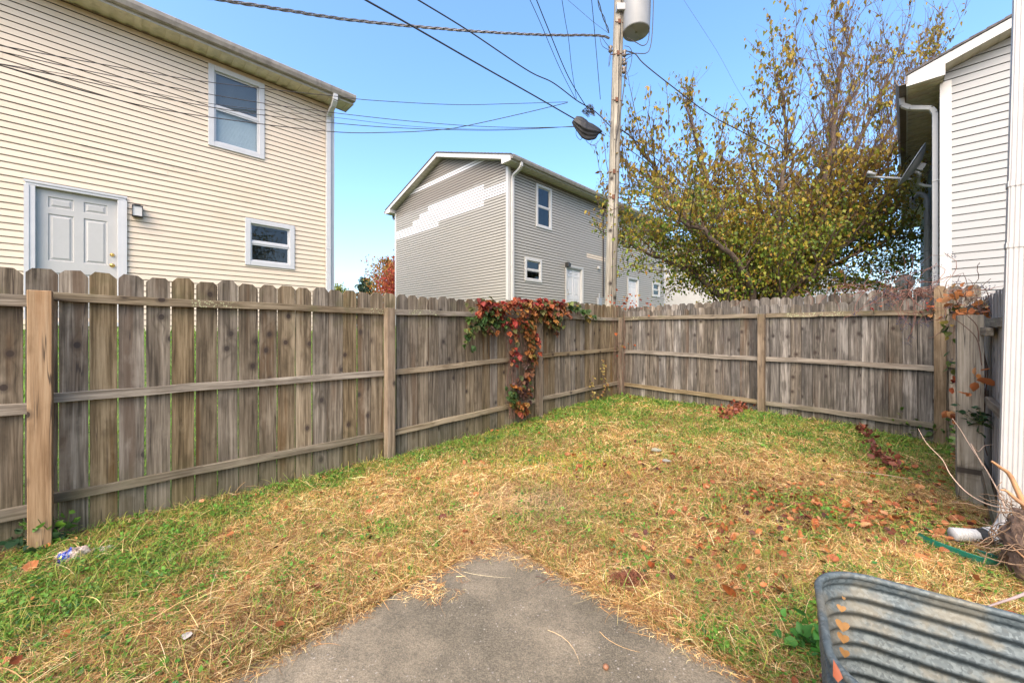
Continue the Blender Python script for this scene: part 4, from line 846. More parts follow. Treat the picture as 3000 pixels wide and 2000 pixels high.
for li, lm in enumerate(limbs):
    pts = np.array([tuple(P(*p)) for p in lm]); pts[0, 2] = .3; pts = np.array([tuple(p) for p in spline([tuple(p) for p in pts], 5)]); pts[3:] += rg.standard_normal((len(pts) - 3, 3)) * .03
    r0 = .13 if li in (0, 1, 4, 5) else .10 if li < 12 else .06; rad = np.linspace(r0, .02, len(pts)); trunks.append((pts, rad))
    seg = np.linalg.norm(np.diff(pts, axis=0), axis=1); s = np.concatenate([[0], np.cumsum(seg)]); L = s[-1]
    for t in np.arange(.22 * L, L, .15):
        i = min(np.searchsorted(s, t) - 1, len(pts) - 2); f = (t - s[i]) / seg[i]; p = pts[i] * (1 - f) + pts[i + 1] * f; d = pts[i + 1] - pts[i]; d /= np.linalg.norm(d)
        h = p[2]; upper = h > 5.6
        rnd = rg.standard_normal(3); rnd[2] = abs(rnd[2]) * .4; rnd /= np.linalg.norm(rnd)
        dd = d * .6 + rnd * (1.0 if not upper else .45) + np.array([0, 0, .25 if not upper else .6]); pxq = p[0] / p[1] * F + 1500; ln = rg.uniform(.9, 1.9) if not upper else (rg.uniform(1.2, 2.6) if pxq > 2260 else rg.uniform(.6, 1.3))
        q, ds, rr = grow(sec, None, p, dd, ln, (.014 if not upper else .009) + .010 * (1 - t / L), 1, 0, 0, .05, rg, 8, .09)
        for kx in range(int(ln / .14)):
            j = rg.integers(1, 8); d3 = np.array(ds[j]) * .7 + rg.standard_normal(3) * .5 + np.array([0, 0, .35]); l3 = rg.uniform(.3, .85)
            w_, _, _ = grow(twigs, None, q[j], d3, l3, .0055, 2, 0, 0, .08, rg, 4, .12); (dense if w_[-1, 2] < 4.3 + .35 * rg.standard_normal() + .0 * h else sparse).append(w_)
        (dense if h < 4.2 else sparse).append(q[4:])
# hanging left shoots near the pole
for (px, py, Y, dx) in ((1860, 560, 9.9, -.4), (1850, 520, 9.7, -.3), (1850, 640, 9.6, -.5), (1900, 470, 9.8, -.2), (1960, 400, 10, 0), (1880, 420, 9.9, -.3), (1800, 560, 9.9, -.5), (1830, 470, 10, -.45), (1810, 640, 9.8, -.7)):
    q, ds, _ = grow(sec, None, P(px, py, Y), (dx, -.1, .9), rg.uniform(1.3, 1.9), .012, 1, 0, 0, .1, rg, 8, .07)
    for j in range(1, 8):
        w_, _, _ = grow(twigs, None, q[j], np.array(ds[j]) + rg.standard_normal(3) * .5, .35, .004, 2, 0, 0, .1, rg, 4, .1); sparse.append(w_)
# side fill of drooping foliage round the lower crown
for kx in range(150):
    px = rg.uniform(1800, 2690); py = rg.uniform(560, 850) if px > 1950 else rg.uniform(540, 800); Y = rg.uniform(8.7, 11.8)
    if px < 1850 and py > 700: continue
    if px > 2600: Y = rg.uniform(10.5, 12.5)
    p = P(px, py, Y); c0 = np.array([5.7, 9.9, p.z]); d = np.array(p) - c0; d /= np.linalg.norm(d) + .01
    q, ds, _ = grow(sec, None, np.array(p) - d * .7, d + np.array([0, 0, .15]), 1.2, .010, 1, 0, 0, -.02, rg, 7, .12)
    for j in range(1, 7):
        for h2 in range(2): w_, _, _ = grow(twigs, None, q[j], np.array(ds[j]) * .6 + rg.standard_normal(3) * .6, rg.uniform(.3, .6), .004, 2, 0, 0, 0, rg, 4, .12); dense.append(w_)
V_, F_ = tubes_np(trunks, 9); tk = mesh_np('trunk', V_, F_, M['bark'], big, smooth=True, loc=(5.7, 9.4, .3)); tk.location = (0, 0, 0)
V_, F_ = tubes_np(sec, 5); o = mesh_np('branches', V_, F_, M['bark'], big, smooth=True, loc=(5.7, 9.4, .3)); o.location = (0, 0, 0)
V_, F_ = tubes_np(twigs, 3); o = mesh_np('twigs', V_, F_, M['barkr'], big, loc=(5.7, 9.4, .3)); o.location = (0, 0, 0)
pd = leaf_cloud(dense, 23, rg, .09); ps = leaf_cloud(sparse, 7, rg, .04)
# thin out the bare upper right shoots
keep = np.ones(len(ps), bool); sx = (ps[:, 0] / ps[:, 1] * F + 1500); sy = HY - (ps[:, 2] - CH) / ps[:, 1] * F
bare = (sx > 2330) & (sy < 430); keep &= ~(bare & (rg.random(len(ps)) < .8) & (vnoise(ps[:, 0], ps[:, 2], 1.6, 4) < .75)); ps = ps[keep]
lowr = (pd[:, 2] < 3.0)
0 and print('tree leaves', len(pd), len(ps), 'twigs', len(twigs))
def leafset(pos, pal, size, rg, tmpl=LEAF_SIMPLE, droop=-.9, js=.25):
    n = len(pos); yaw = rg.uniform(0, 2 * math.pi, n); pitch = droop + rg.standard_normal(n) * .5; roll = rg.standard_normal(n) * .7; s = size * (1 + js * rg.standard_normal(n)); s = np.clip(s, size * .4, size * 1.8)
    V, Fc = leaves_np(pos, yaw, pitch, roll, s, tmpl); c = pick(pal, n) if not isinstance(pal, np.ndarray) else pal; return V, Fc, np.repeat(c, len(tmpl[0]), axis=0)
palG = [(.12, .18, .025, 4), (.19, .23, .03, 4), (.28, .26, .03, 3), (.34, .25, .03, 1.4), (.05, .095, .014, 2.5), (.25, .14, .03, 1.0)]
palS = [(.30, .21, .025, 4), (.22, .15, .022, 3), (.20, .20, .025, 3), (.16, .085, .02, 1.5), (.38, .27, .035, .8)]
cG = pick(palG, len(pd)); cS2 = pick(palS, len(pd)); mixf = np.clip((pd[:, 2] - 3.1) / 2.8 + (vnoise(pd[:, 0], pd[:, 2], 1.1, 6) - .5) * 1.1, 0, 1); sel = rg.random(len(pd)) < mixf * .8; cG[sel] = cS2[sel]
V1, F1, C1 = leafset(pd, cG, .074, rg); V2, F2, C2 = leafset(ps, palS, .098, rg, LEAF_LONG, droop=-1.2)
o = mesh_np('crown', np.concatenate([V1, V2]), np.concatenate([F1, F2 + len(V1)]), M['leaf'], big, col=np.concatenate([C1, C2]), loc=(5.7, 9.4, .3)); o.location = (0, 0, 0)

def simple_tree(name, label, base, H, R, pal, size, n, shape='round', trunk_r=.2, seed=1, group=None):
    g = np.random.default_rng(seed); root = empty(name, base); tag(root, label, 'tree', group); b = np.array(base, float)
    paths = [(np.array([[0, 0, -.3], [0.05, 0, H * .3], [0, .05, H * .6], [0, 0, H * .95]]), np.array([trunk_r, trunk_r * .8, trunk_r * .5, .03]))]
    pts = []
    nb = 46
    for i in range(nb):
        t = .18 + .8 * i / nb; a = g.uniform(0, 2 * math.pi)
        if shape == 'cone': L = R * (1 - t) * 1.25 + .15; dz = -.05
        else: L = R * math.sin(math.pi * min(1, t * .95 + .08)) ** .6 * g.uniform(.7, 1.1); dz = .45
        s0 = np.array([0, 0, H * t * .92]); e = s0 + np.array([math.cos(a) * L, math.sin(a) * L, dz * L]); mid = (s0 + e) / 2 + g.standard_normal(3) * L * .06; paths.append((np.array([s0, mid, e]), np.array([trunk_r * .3 * (1 - t) + .02, .02, .01]))); m_ = int(n / nb * (L / R + .2))
        tt = g.random(m_) ** .6; q = s0 + (e - s0) * tt[:, None] + g.standard_normal((m_, 3)) * (L * .16 + .12) * np.array([1, 1, .5 if shape == 'cone' else 1]); pts.append(q)
    V_, F_ = tubes_np(paths, 6); mesh_np('trunk', V_, F_, M['bark'], root, smooth=True)
    pos = np.concatenate(pts); V_, F_, C_ = leafset(pos, pal, size, g); mesh_np('crown', V_, F_, M['leaf'], root, col=C_)
def bgpos(px, Y): return ((px - 1500) / F * Y, Y, 1.4)
simple_tree('conifer_tree', 'small dark green conifer in the gap between the two left houses', bgpos(1068, 48), 7.4, 2.3, [(.03, .06, .035, 3), (.05, .08, .05, 1)], .28, 9000, 'cone', .2, 3)
simple_tree('orange_autumn_tree', 'orange and gold autumn tree beyond the left corner of the taupe house', bgpos(1136, 40), 8.2, 2.6, [(.32, .17, .04, 3), (.26, .19, .04, 2), (.34, .11, .03, 2), (.14, .14, .03, 1)], .2, 7000, 'round', .2, 4)
simple_tree('red_autumn_tree', 'bright red autumn tree half hidden by the left corner of the taupe house', bgpos(1178, 34), 7.4, 1.7, [(.34, .05, .03, 4), (.26, .04, .03, 3), (.36, .13, .04, 2)], .18, 6000, 'round', .16, 5)
simple_tree('yellow_green_tree', 'low yellow-green tree top beside the white corner of the cream house', bgpos(990, 40), 5.2, 1.6, [(.25, .26, .05, 3), (.12, .16, .03, 2)], .2, 3000, 'round', .15, 6)
r = random.Random(9)
for i, (px, Y, H_) in enumerate(((2290, 45, 6.2), (2420, 42, 5.8), (2560, 46, 6.2), (2030, 50, 6.6))):
    simple_tree('distant_tree', ['bare brownish distant tree seen through the lower crown centre', 'olive distant tree between the big tree stems and the white house', 'thin distant tree beside the small grey dish', 'distant tree behind the far white house'][i], bgpos(px, Y), H_, 2.6, [(.22, .17, .07, 2), (.14, .14, .05, 2), (.3, .22, .1, 1)], .22, 3500, 'round', .2, 30 + i, 'distant trees beyond the back fence')
simple_tree('yard_tree', 'tree standing beyond the near house, mirrored in the window panes', (15, -6, 0), 9.5, 4.0, [(.12, .15, .03, 3), (.3, .22, .04, 2)], .16, 12000, 'round', .25, 44)
# far houses seen under the crown
def far_house(name, label, px, Y, W_, D2, H_, ang, wallc, z0=1.0):
    root = empty(name, ((px - 1500) / F * Y, Y, z0), ang); tag(root, label, 'house'); m = MB(); n = int(H_ / .14)
    for sx, sy, L2, ax_ in ((-1, -1, W_, 0), (-1, 1, W_, 0), (-1, -1, D2, 1), (1, -1, D2, 1)):
        for i in range(n):
            z_ = i * .14
            if ax_ == 0: m.box(-W_ / 2, W_ / 2, sy * D2 / 2, sy * (D2 / 2 + .012), z_, z_ + .125)
            else: m.box(sx * W_ / 2, sx * (W_ / 2 + .012), -D2 / 2, D2 / 2, z_, z_ + .125)
    m.box(-W_ / 2, W_ / 2, -D2 / 2, D2 / 2, -1, H_); m.prism([(-D2 / 2, H_), (D2 / 2, H_), (0, H_ + D2 * .16)], -W_ / 2, W_ / 2, lambda a, p, q: (a, p, q)); m.build('wall', wallc, root)
    m = MB()
    for s in (-1, 1): m.prism([(s * (D2 / 2 + .4), H_ - .06), (s * (D2 / 2 + .4), H_ + .04), (0, H_ + D2 * .16 + .2), (0, H_ + D2 * .16 + .08)], -W_ / 2 - .3, W_ / 2 + .3, lambda a, p, q: (a, p, q))
    m.build('roof', M['shingle'], root)
    for x in np.arange(-W_ / 2 + 1.2, W_ / 2 - .8, 2.4):
        for z_ in (1.0, 3.7):
            m = MB(); m.box(x - .45, x + .45, -D2 / 2 - .06, -D2 / 2 - .005, z_, z_ + 1.3); w = m.build('window', M['trimw'], root); m = MB(); m.box(x - .37, x + .37, -D2 / 2 - .07, -D2 / 2 - .05, z_ + .08, z_ + 1.22); m.build('pane', M['dark'], w)
far_house('far_white_house', 'white sided house just right of the taupe house, seen through leaves', 2040, 31, 9, 7, 5.2, math.radians(45), M['trimw'], 1.3)
far_house('far_grey_house', 'distant pale grey house under the right side of the big tree', 2440, 40, 11, 8, 5.0, math.radians(38), M['greym'], .6)

# ------------------------------------------------------------ creepers on the fences
def clusters(n, region, rg):
    """five-leaflet creeper leaves: returns pos,yaw,pitch,roll,size,color"""
    pass
def vine_leaves(cent, pal, size, face, rg, sway=.5):
    """cent (n,3): leaf centres; face: outward xy; each leaf = 3-5 leaflets fanned"""
    pos = []; yaw = []; pit = []; rol = []; sz = []; col = []
    fa = math.atan2(face[1], face[0]); c = pick(pal, len(cent), .1) if not isinstance(pal, np.ndarray) else pal
    for i, p in enumerate(cent):
        k = 5 if rg.random() < .8 else 3; s = size * rg.uniform(.6, 1.25); tilt = rg.normal(0, .35); y0 = fa + rg.normal(0, sway)
        for j in range(k):
            f = (j - (k - 1) / 2) / max(1, (k - 1) / 2); pos.append(p); yaw.append(y0 + f * 1.25); pit.append(-1.0 + abs(f) * .55 + tilt + rg.normal(0, .15)); rol.append(rg.normal(0, .3)); sz.append(s * (1 - .35 * abs(f))); col.append(c[i] * rg.uniform(.68, 1.0))
    V, Fc = leaves_np(np.array(pos), np.array(yaw), np.array(pit), np.array(rol), np.array(sz), LEAF_OVAL); return V, Fc, np.repeat(np.array(col), len(LEAF_OVAL[0]), axis=0)
def fz(px, py, u=-4.03):   # pixel -> (v,z) on plane u
    s = (px - 1500) / F; v = u * (s * NY - NX) / (DX - s * DY); Y = NY * u + DY * v; return v, CH + (HY - py) / F * Y
def vine_region(blobs, rg, u=-4.02, jit=.06):
    out = []; col = []
    for (x0, y0, x1, y1, rad, n, pal) in blobs:   # capsule in pixels
        n = int(n * .6); t = rg.random(n); ang = rg.uniform(0, 2 * math.pi, n); rr = rad * 1.1 * np.sqrt(rg.random(n)); px = x0 + (x1 - x0) * t + rr * np.cos(ang); py = y0 + (y1 - y0) * t + rr * np.sin(ang)
        for a, b in zip(px, py):
            v, z = fz(a, b, u); out.append((*uv(u + abs(rg.normal(0, jit)) + .01, v), z))
        col.append(pick(pal, n, .15))
    return np.array(out), np.concatenate(col)
RED = [(.30, .04, .028, 3), (.38, .10, .04, 3), (.22, .035, .03, 2), (.42, .2, .08, 1), (.11, .11, .035, 1)]; ORG = [(.33, .13, .04, 3), (.33, .18, .045, 2), (.30, .07, .03, 1.5), (.13, .12, .035, 2)]
GRN = [(.07, .13, .03, 3), (.12, .15, .04, 2), (.05, .10, .03, 2), (.28, .2, .05, .7)]; MIXD = [(.12, .13, .04, 3), (.35, .13, .04, 2), (.22, .09, .05, 2), (.10, .06, .045, 1)]; PUR = [(.13, .07, .06, 3), (.2, .09, .05, 2), (.07, .09, .03, 2), (.4, .15, .04, 1)]
rgv = np.random.default_rng(5)
bl = [(1385, 895, 1470, 905, 24, 90, RED), (1380, 925, 1460, 940, 25, 80, GRN), (1440, 885, 1500, 930, 20, 45, ORG), (1370, 940, 1365, 1020, 10, 34, GRN), (1400, 955, 1440, 960, 14, 22, MIXD),
      (1485, 880, 1640, 890, 13, 110, RED), (1530, 910, 1600, 915, 26, 130, ORG), (1580, 900, 1650, 910, 22, 110, MIXD), (1610, 920, 1620, 960, 18, 70, MIXD), (1655, 888, 1700, 905, 10, 45, GRN), (1700, 905, 1722, 935, 6, 26, GRN),
      (1530, 930, 1545, 990, 17, 70, ORG), (1500, 930, 1505, 1000, 10, 34, RED), (1500, 1000, 1495, 1065, 8, 26, RED), (1540, 990, 1550, 1050, 14, 55, ORG), (1545, 1050, 1530, 1110, 12, 40, PUR),
      (1500, 1110, 1535, 1150, 22, 80, PUR), (1485, 1130, 1500, 1190, 12, 36, GRN), (1500, 1160, 1525, 1200, 14, 45, ORG), (1460, 940, 1480, 990, 8, 12, RED), (1560, 975, 1565, 1010, 7, 14, RED)]
cen, cc = vine_region(bl, rgv); V_, F_, C_ = vine_leaves(cen, cc, .092, (NX, NY), rgv)
cv = empty('climbing_creeper', (*uv(-4.03, 3.9), 0)); tag(cv, 'red, orange and green creeper draped over the left fence beside a post', 'climbing plant'); L0_ = np.array(cv.location)
mesh_np('foliage', V_ - L0_, F_, M['leaf'], cv, col=C_)
paths = []
for k_ in range(22):
    x0 = rgv.uniform(1490, 1550); pts = [fz(x0 + rgv.uniform(-12, 12) * i / 3, 1225 - 55 * i, -4.03) for i in range(6)]; top = fz(rgv.uniform(1380, 1680), 895, -4.03); pts.append(top)
    paths.append((np.array([tuple(p) for p in spline([(*uv(-4.03 + rgv.uniform(0, .05), v), z) for v, z in pts], 5)]), np.full(31, .003)))
for k_ in range(8):
    a, b = rgv.uniform(1370, 1690), rgv.uniform(1370, 1690); paths.append((np.array([tuple(p) for p in spline([(*uv(-4.0, fz(x, y)[0]), fz(x, y)[1]) for x, y in ((a, 890 + rgv.uniform(-8, 15)), ((a + b) / 2, 905 + rgv.uniform(-20, 20)), (b, 890 + rgv.uniform(-8, 15)))], 6)]), np.full(13, .003)))
V_, F_ = tubes_np(paths, 4); mesh_np('stems', V_ - L0_, F_, M['barkr'], cv)
# dry creeper along the corner and over the back fence
dv = empty('dry_creeper', (*uv(-4.0, 7.1), 0)); tag(dv, 'dry brown creeper stems at the far fence corner with a few orange leaves', 'climbing plant'); L0_ = np.array(dv.location); paths = []; cen = []
for k_ in range(13):
    u_ = -3.99 + rgv.uniform(-.02, .05) + .10 * (k_ % 2); z = 0.15; pts = []; v_ = 7.08 - .06 * (k_ % 3)
    if k_ % 3 == 0: u_ = -4.0; v_ = rgv.uniform(6.8, 7.05)
    H_ = rgv.uniform(.9, 1.95)
    for i in range(8): pts.append((*uv(u_ + rgv.normal(0, .025), v_ + rgv.normal(0, .02)), z)); z += H_ / 7
    sp_ = np.array([tuple(p) for p in spline(pts, 3)]); paths.append((sp_, np.full(len(sp_), .0022)))
    if k_ % 4 == 0: cen.append(sp_[rgv.integers(8, len(sp_))])
V_, F_ = tubes_np(paths, 4); mesh_np('stems', V_ - L0_, F_, M['barkr'], dv)
cen = np.array(cen)
for px, py, n_ in ((1840, 885, 22), (1800, 870, 8), (1900, 880, 8), (1838, 1000, 5), (1905, 925, 4)):
    s = (px - 1500) / F; Y = 7.9 if px < 1850 else 7.6; c0 = np.array(P(px, py, Y)); cen = np.concatenate([cen, c0 + rgv.standard_normal((n_, 3)) * (.09, .06, .09)])
V_, F_, C_ = vine_leaves(cen, [(.45, .13, .04, 3), (.3, .06, .03, 2), (.4, .25, .08, 1)], .05, (0, -1), rgv); mesh_np('foliage', V_ - L0_, F_, M['leaf'], dv, col=C_)
# yellowed sprigs on the left fence near the corner
sv = empty('yellowed_vine_sprig', (*uv(-4.04, 6.0), 0)); tag(sv, 'thin yellowed vine sprigs against the left fence near the corner', 'climbing plant'); L0_ = np.array(sv.location); paths = []; cen = []
for pxs in ([(1755, 1170), (1768, 1130), (1762, 1090), (1764, 1055)], [(1735, 1165), (1730, 1135), (1732, 1105)], [(1735, 1165), (1760, 1150), (1775, 1125)]):
    sp_ = np.array([tuple(p) for p in spline([(*uv(-4.0, fz(x, y)[0]), fz(x, y)[1]) for x, y in pxs], 5)]); paths.append((sp_, np.full(len(sp_), .004))); cen += [sp_[i] for i in range(1, len(sp_)) for _ in range(2)]
V_, F_ = tubes_np(paths, 4); mesh_np('stems', V_ - L0_, F_, M['barkr'], sv); V_, F_, C_ = vine_leaves(np.array(cen) + rgv.standard_normal((len(cen), 3)) * .02, [(.5, .38, .12, 3), (.2, .2, .06, 2), (.4, .2, .07, 1)], .045, (NX, NY), rgv); mesh_np('foliage', V_ - L0_, F_, M['leaf'], sv, col=C_)
# berry vine on the right end of the back fence and over the gate post
bv = empty('berry_vine', (*uv(.3, 7.1), 0)); tag(bv, 'tangled reddish bare vine with dark berries over the right end of the back fence', 'climbing plant'); L0_ = np.array(bv.location); paths = []; cen = []; ber = []
def uz(px, py, v=7.13):  # pixel -> (u,z) on back plane
    s = (px - 1500) / F; u = v * (DX - s * DY) / (s * NY - NX); Y = NY * u + DY * v; return u, CH + (HY - py) / F * Y
for k_ in range(95):
    px = 2780 - abs(rgv.normal(0, 190)) if k_ > 30 else rgv.uniform(2560, 2800); py = 850 + rgv.normal(0, 9); u_, z = uz(px, py); p = np.array([*uv(u_, 7.17 + rgv.uniform(0, .22)), z]); d = rgv.standard_normal(3) * (1, .5, .35); L_ = rgv.uniform(.25, .8)
    q, _, _ = grow(paths, None, p, d, L_, .0042, 0, 0, 0, -.12 if rgv.random() < .6 else .05, rgv, 8, .35)
    if px > 2560 and rgv.random() < .5: ber.append(q[-1])
for (px, py) in ((2645, 960), (2660, 1000), (2640, 935), (2690, 945), (2665, 985), (2720, 930), (2610, 895), (2700, 880)): u_, z = uz(px, py); ber.append(np.array([*uv(u_, 7.15), z])); u2, z2 = uz(px + 15, 880); paths.append((np.array([tuple(a) for a in spline([(*uv(u2, 7.15), z2), (*uv((u_ + u2) / 2 + .03, 7.14), (z + z2) / 2), (*uv(u_, 7.15), z)], 5)]), np.full(11, .003)))
V_, F_ = tubes_np(paths, 4); mesh_np('stems', V_ - L0_, F_, plain('reddish_vine_bark', (.17, .075, .055), .8), bv)
def berries(ber, root, L0_, rgv, rad=.0055, n=14):
    m = MB()
    for c in ber:
        for i in range(n):
            p = np.array(c) + rgv.standard_normal(3) * .022 - L0_; m.tube([p + (0, 0, -rad), p + (0, 0, -rad * .3), p + (0, 0, rad * .5), p + (0, 0, rad)], [rad * .3, rad, rad * .85, rad * .2], 5)
    bo = m.build('berries', plain('dark_berries', (.03, .025, .06), .3), root, smooth=True); bo['kind'] = 'stuff'
berries(ber, bv, L0_, rgv)
pc = []
for px, py, n_ in ((2715, 905, 12), (2560, 900, 3), (2585, 1180, 0), (2590, 1130, 0)): u_, z = uz(px, py); pc.append(np.array([*uv(u_, 7.12), z]) + rgv.standard_normal((n_, 3)) * .05)
V_, F_, C_ = vine_leaves(np.concatenate(pc), RED, .05, (0, -1), rgv); mesh_np('foliage', V_ - L0_, F_, M['leaf'], bv, col=C_)
# dry orange vine on the gate post
ov = empty('orange_leaf_vine', (*uv(.36, 5.0), 0)); tag(ov, 'orange dried vine with dark berries curling over and behind the thick gate post', 'climbing plant'); L0_ = np.array(ov.location); paths = []; cen = []; cl = []
for k_ in range(46):
    p = np.array(P(rgv.uniform(2800, 2930), rgv.uniform(870, 925), rgv.uniform(3.2, 3.6))); q, _, _ = grow(paths, None, p, rgv.standard_normal(3) * (1, .4, .9) + (0, 0, .2), rgv.uniform(.12, .38), .0026, 0, 0, 0, 0.0, rgv, 8, .3); cen += [q[5], q[-1]] if k_ % 3 == 0 else []
for px0 in (2872, 2880, 2884):
    pts = [P(px0 + rgv.normal(0, 4), 900 + i * 62, 3.24 - .0 * i) for i in range(8)]; sp_ = np.array([tuple(a) for a in spline(pts, 4)]); paths.append((sp_, np.full(len(sp_), .004)))
for a0 in ((2800, 935, 2860, 990, 2876, 1070), (2835, 925, 2862, 955, 2868, 1000)):
    x0_, y0_, x1_, y1_, x2_, y2_ = a0; sp_ = np.array([tuple(a) for a in spline([P(x0_, y0_, 3.19), P(x1_, y1_, 3.14), P(x2_, y2_, 3.13)], 6)]); paths.append((sp_, np.full(len(sp_), .0035)))
V_, F_ = tubes_np(paths, 4); mesh_np('stems', V_ - L0_, F_, M['barkr'], ov)
sets = []
DRY = [(.50, .20, .07, 3), (.42, .15, .05, 2), (.56, .31, .14, 1), (.3, .11, .045, 1)]
def addl(px, py, Y, n_, sp, pal, size, tm=LEAF_CURL): sets.append((np.array(P(px, py, Y)) + rgv.standard_normal((n_, 3)) * sp, pal, size, tm))
addl(2790, 870, 3.5, 14, (.05, .04, .03), DRY, .06); addl(2850, 915, 3.3, 26, (.10, .05, .015), DRY, .055); addl(2820, 840, 3.4, 6, (.03, .03, .04), DRY, .06); addl(2870, 895, 3.3, 14, (.05, .04, .04), DRY, .05)
addl(2860, 1078, 3.14, 2, (.01, .0, .02), DRY, .085); addl(2872, 1083, 3.14, 1, .01, DRY, .07); addl(2858, 1115, 3.14, 3, (.02, .0, .02), DRY, .085); addl(2845, 1150, 3.14, 2, (.01, 0, .02), DRY, .08)
addl(2790, 1200, 3.45, 4, (.01, .02, .05), DRY, .08); addl(2795, 1230, 3.45, 3, (.01, .02, .03), DRY, .07); addl(2785, 1340, 3.5, 4, (.02, .02, .03), DRY, .08); addl(2788, 1120, 3.5, 3, (.01, .02, .03), RED, .05)
addl(2790, 900, 3.5, 7, (.04, .03, .03), GRN, .09, LEAF_OVAL); addl(2782, 960, 3.5, 14, (.025, .03, .08), GRN + [(.45, .35, .08, 2)], .065, LEAF_OVAL); addl(2790, 1080, 3.5, 10, (.012, .03, .1), GRN, .05, LEAF_OVAL); addl(2790, 1300, 3.5, 18, (.015, .03, .08), [(.10, .2, .03, 1)], .04, LEAF_OVAL)
Vs = []; Fs = []; Cs = []; n0 = 0
for pos, pal, size, tm in sets: a, b, c = leafset(pos, pal, size, rgv, tm, -.7); Vs.append(a); Fs.append(b + n0); Cs.append(c); n0 += len(a)
mesh_np('foliage', np.concatenate(Vs) - L0_, np.concatenate(Fs), M['leaf'], ov, col=np.concatenate(Cs))
berries([np.array(P(*p)) for p in ((2895, 905, 3.25), (2880, 915, 3.25), (2875, 845, 3.3), (2888, 842, 3.3), (2905, 890, 3.2), (2785, 1060, 3.5), (2784, 900, 3.6))], ov, L0_, rgv, .004, 12)
# ivy tuft and shrubs
def tuft(name, label, cat, base, n, sp, pal, size, tm=LEAF_OVAL, stems=8, H_=.3, droop=-.2):
    root = empty(name, base); tag(root, label, cat); paths = []
    for i in range(stems): grow(paths, None, (0, 0, -.03), rgv.standard_normal(3) * (.5, .5, .2) + (0, 0, 1), H_ * rgv.uniform(.6, 1.2), .003, 0, 0, 0, .0, rgv, 6, .12)
    V_, F_ = tubes_np(paths, 4); mesh_np('stems', V_, F_, M['barkr'] if 'shrub' in name else M['leaf'], root, col=np.tile((.10, .14, .04), (len(V_), 1)))
    pos = np.concatenate([p[0][rgv.integers(2, 7, n // stems)] + rgv.standard_normal((n // stems, 3)) * sp for p in paths]); V_, F_, C_ = leafset(pos, pal, size, rgv, tm, droop); mesh_np('foliage', V_, F_, M['leaf'], root, col=C_)
    return root
tuft('ivy_tuft', 'dark green ivy tuft clinging to the edge of the thick gate post', 'ivy', tuple(P(2874, 1232, 3.16)), 70, (.04, .03, .04), [(.03, .075, .03, 3), (.02, .05, .02, 2)], .04, stems=7, H_=.14, droop=.0)
gx_, gy_ = G(2735, 1300); tuft('low_shrub', 'small green shrub with a yellow tip at the foot of the back fence right end', 'shrub', (gx_ - .05, gy_ + .05, 0), 220, (.09, .07, .05), [(.06, .12, .02, 3), (.10, .16, .03, 2), (.4, .33, .08, .4)], .045, stems=14, H_=.45)
gx_, gy_ = G(2495, 1262); tuft('dark_green_weed', 'dark green low weed at the back fence foot beside brown curled leaves', 'weed', (gx_, gy_, .02), 110, (.07, .05, .02), [(.03, .08, .02, 3), (.07, .13, .03, 1)], .04, stems=10, H_=.12)
gx_, gy_ = G(170, 1590); tuft('tall_broad_weed', 'tall bright green weed growing at the base of the tan post', 'weed', (gx_ + .03, gy_ - .02, 0), 34, (.02, .02, .04), [(.12, .24, .03, 3), (.08, .18, .03, 2)], .045, stems=5, H_=.24, droop=.3)
gx_, gy_ = G(95, 1600); tuft('glossy_dark_weed', 'dark bluish green leafy weed just in front of the tan post', 'weed', (gx_, gy_, 0), 70, (.06, .05, .03), [(.02, .055, .025, 3), (.04, .08, .03, 1)], .05, stems=9, H_=.14, droop=.2)
gx_, gy_ = G(2385, 1900); tuft('round_leaf_weed', 'clump of round glossy green leaves against the trough side', 'weed', (gx_ - .02, gy_, 0), 90, (.035, .05, .03), [(.05, .17, .03, 3), (.08, .23, .04, 2)], .05, stems=9, H_=.14, droop=.1)
# ------------------------------------------------------------ ground cover
rg = np.random.default_rng(77)
TC = np.array([1.044, 1.3645]); TE1 = np.array([.83, -.558]); TE2 = np.array([-.558, -.83]); TL, TW = 1.10, .58
def in_yard(x, y, slab_pad=0.0):
    u, v = to_uv(x, y); ok = (u > -4.06) & (v < 7.18) & ((u < .36) | ((v < 4.9) & (u < .55)))
    px = x / np.maximum(y, .05) * F + 1500; py = HY + F * CH / np.maximum(y, .05); ok &= (y > .75) & (px > -160) & (px < 3160) & (py < 2150)
    a = (x - TC[0]) * TE1[0] + (y - TC[1]) * TE1[1]; b = (x - TC[0]) * TE2[0] + (y - TC[1]) * TE2[1]; ok &= ~((a > .02) & (b > .02) & (b < TW) & (a < TL))
    return ok
def on_slab(x, y, pad=0): u, v = to_uv(x, y); return (u > AU + pad) & (v < AV - pad)
def blob(x, y, px, py, r, rx=1.0):
    cx, cy = G(px, py); return np.exp(-(((x - cx) / (r * rx)) ** 2 + ((y - cy) / r) ** 2))
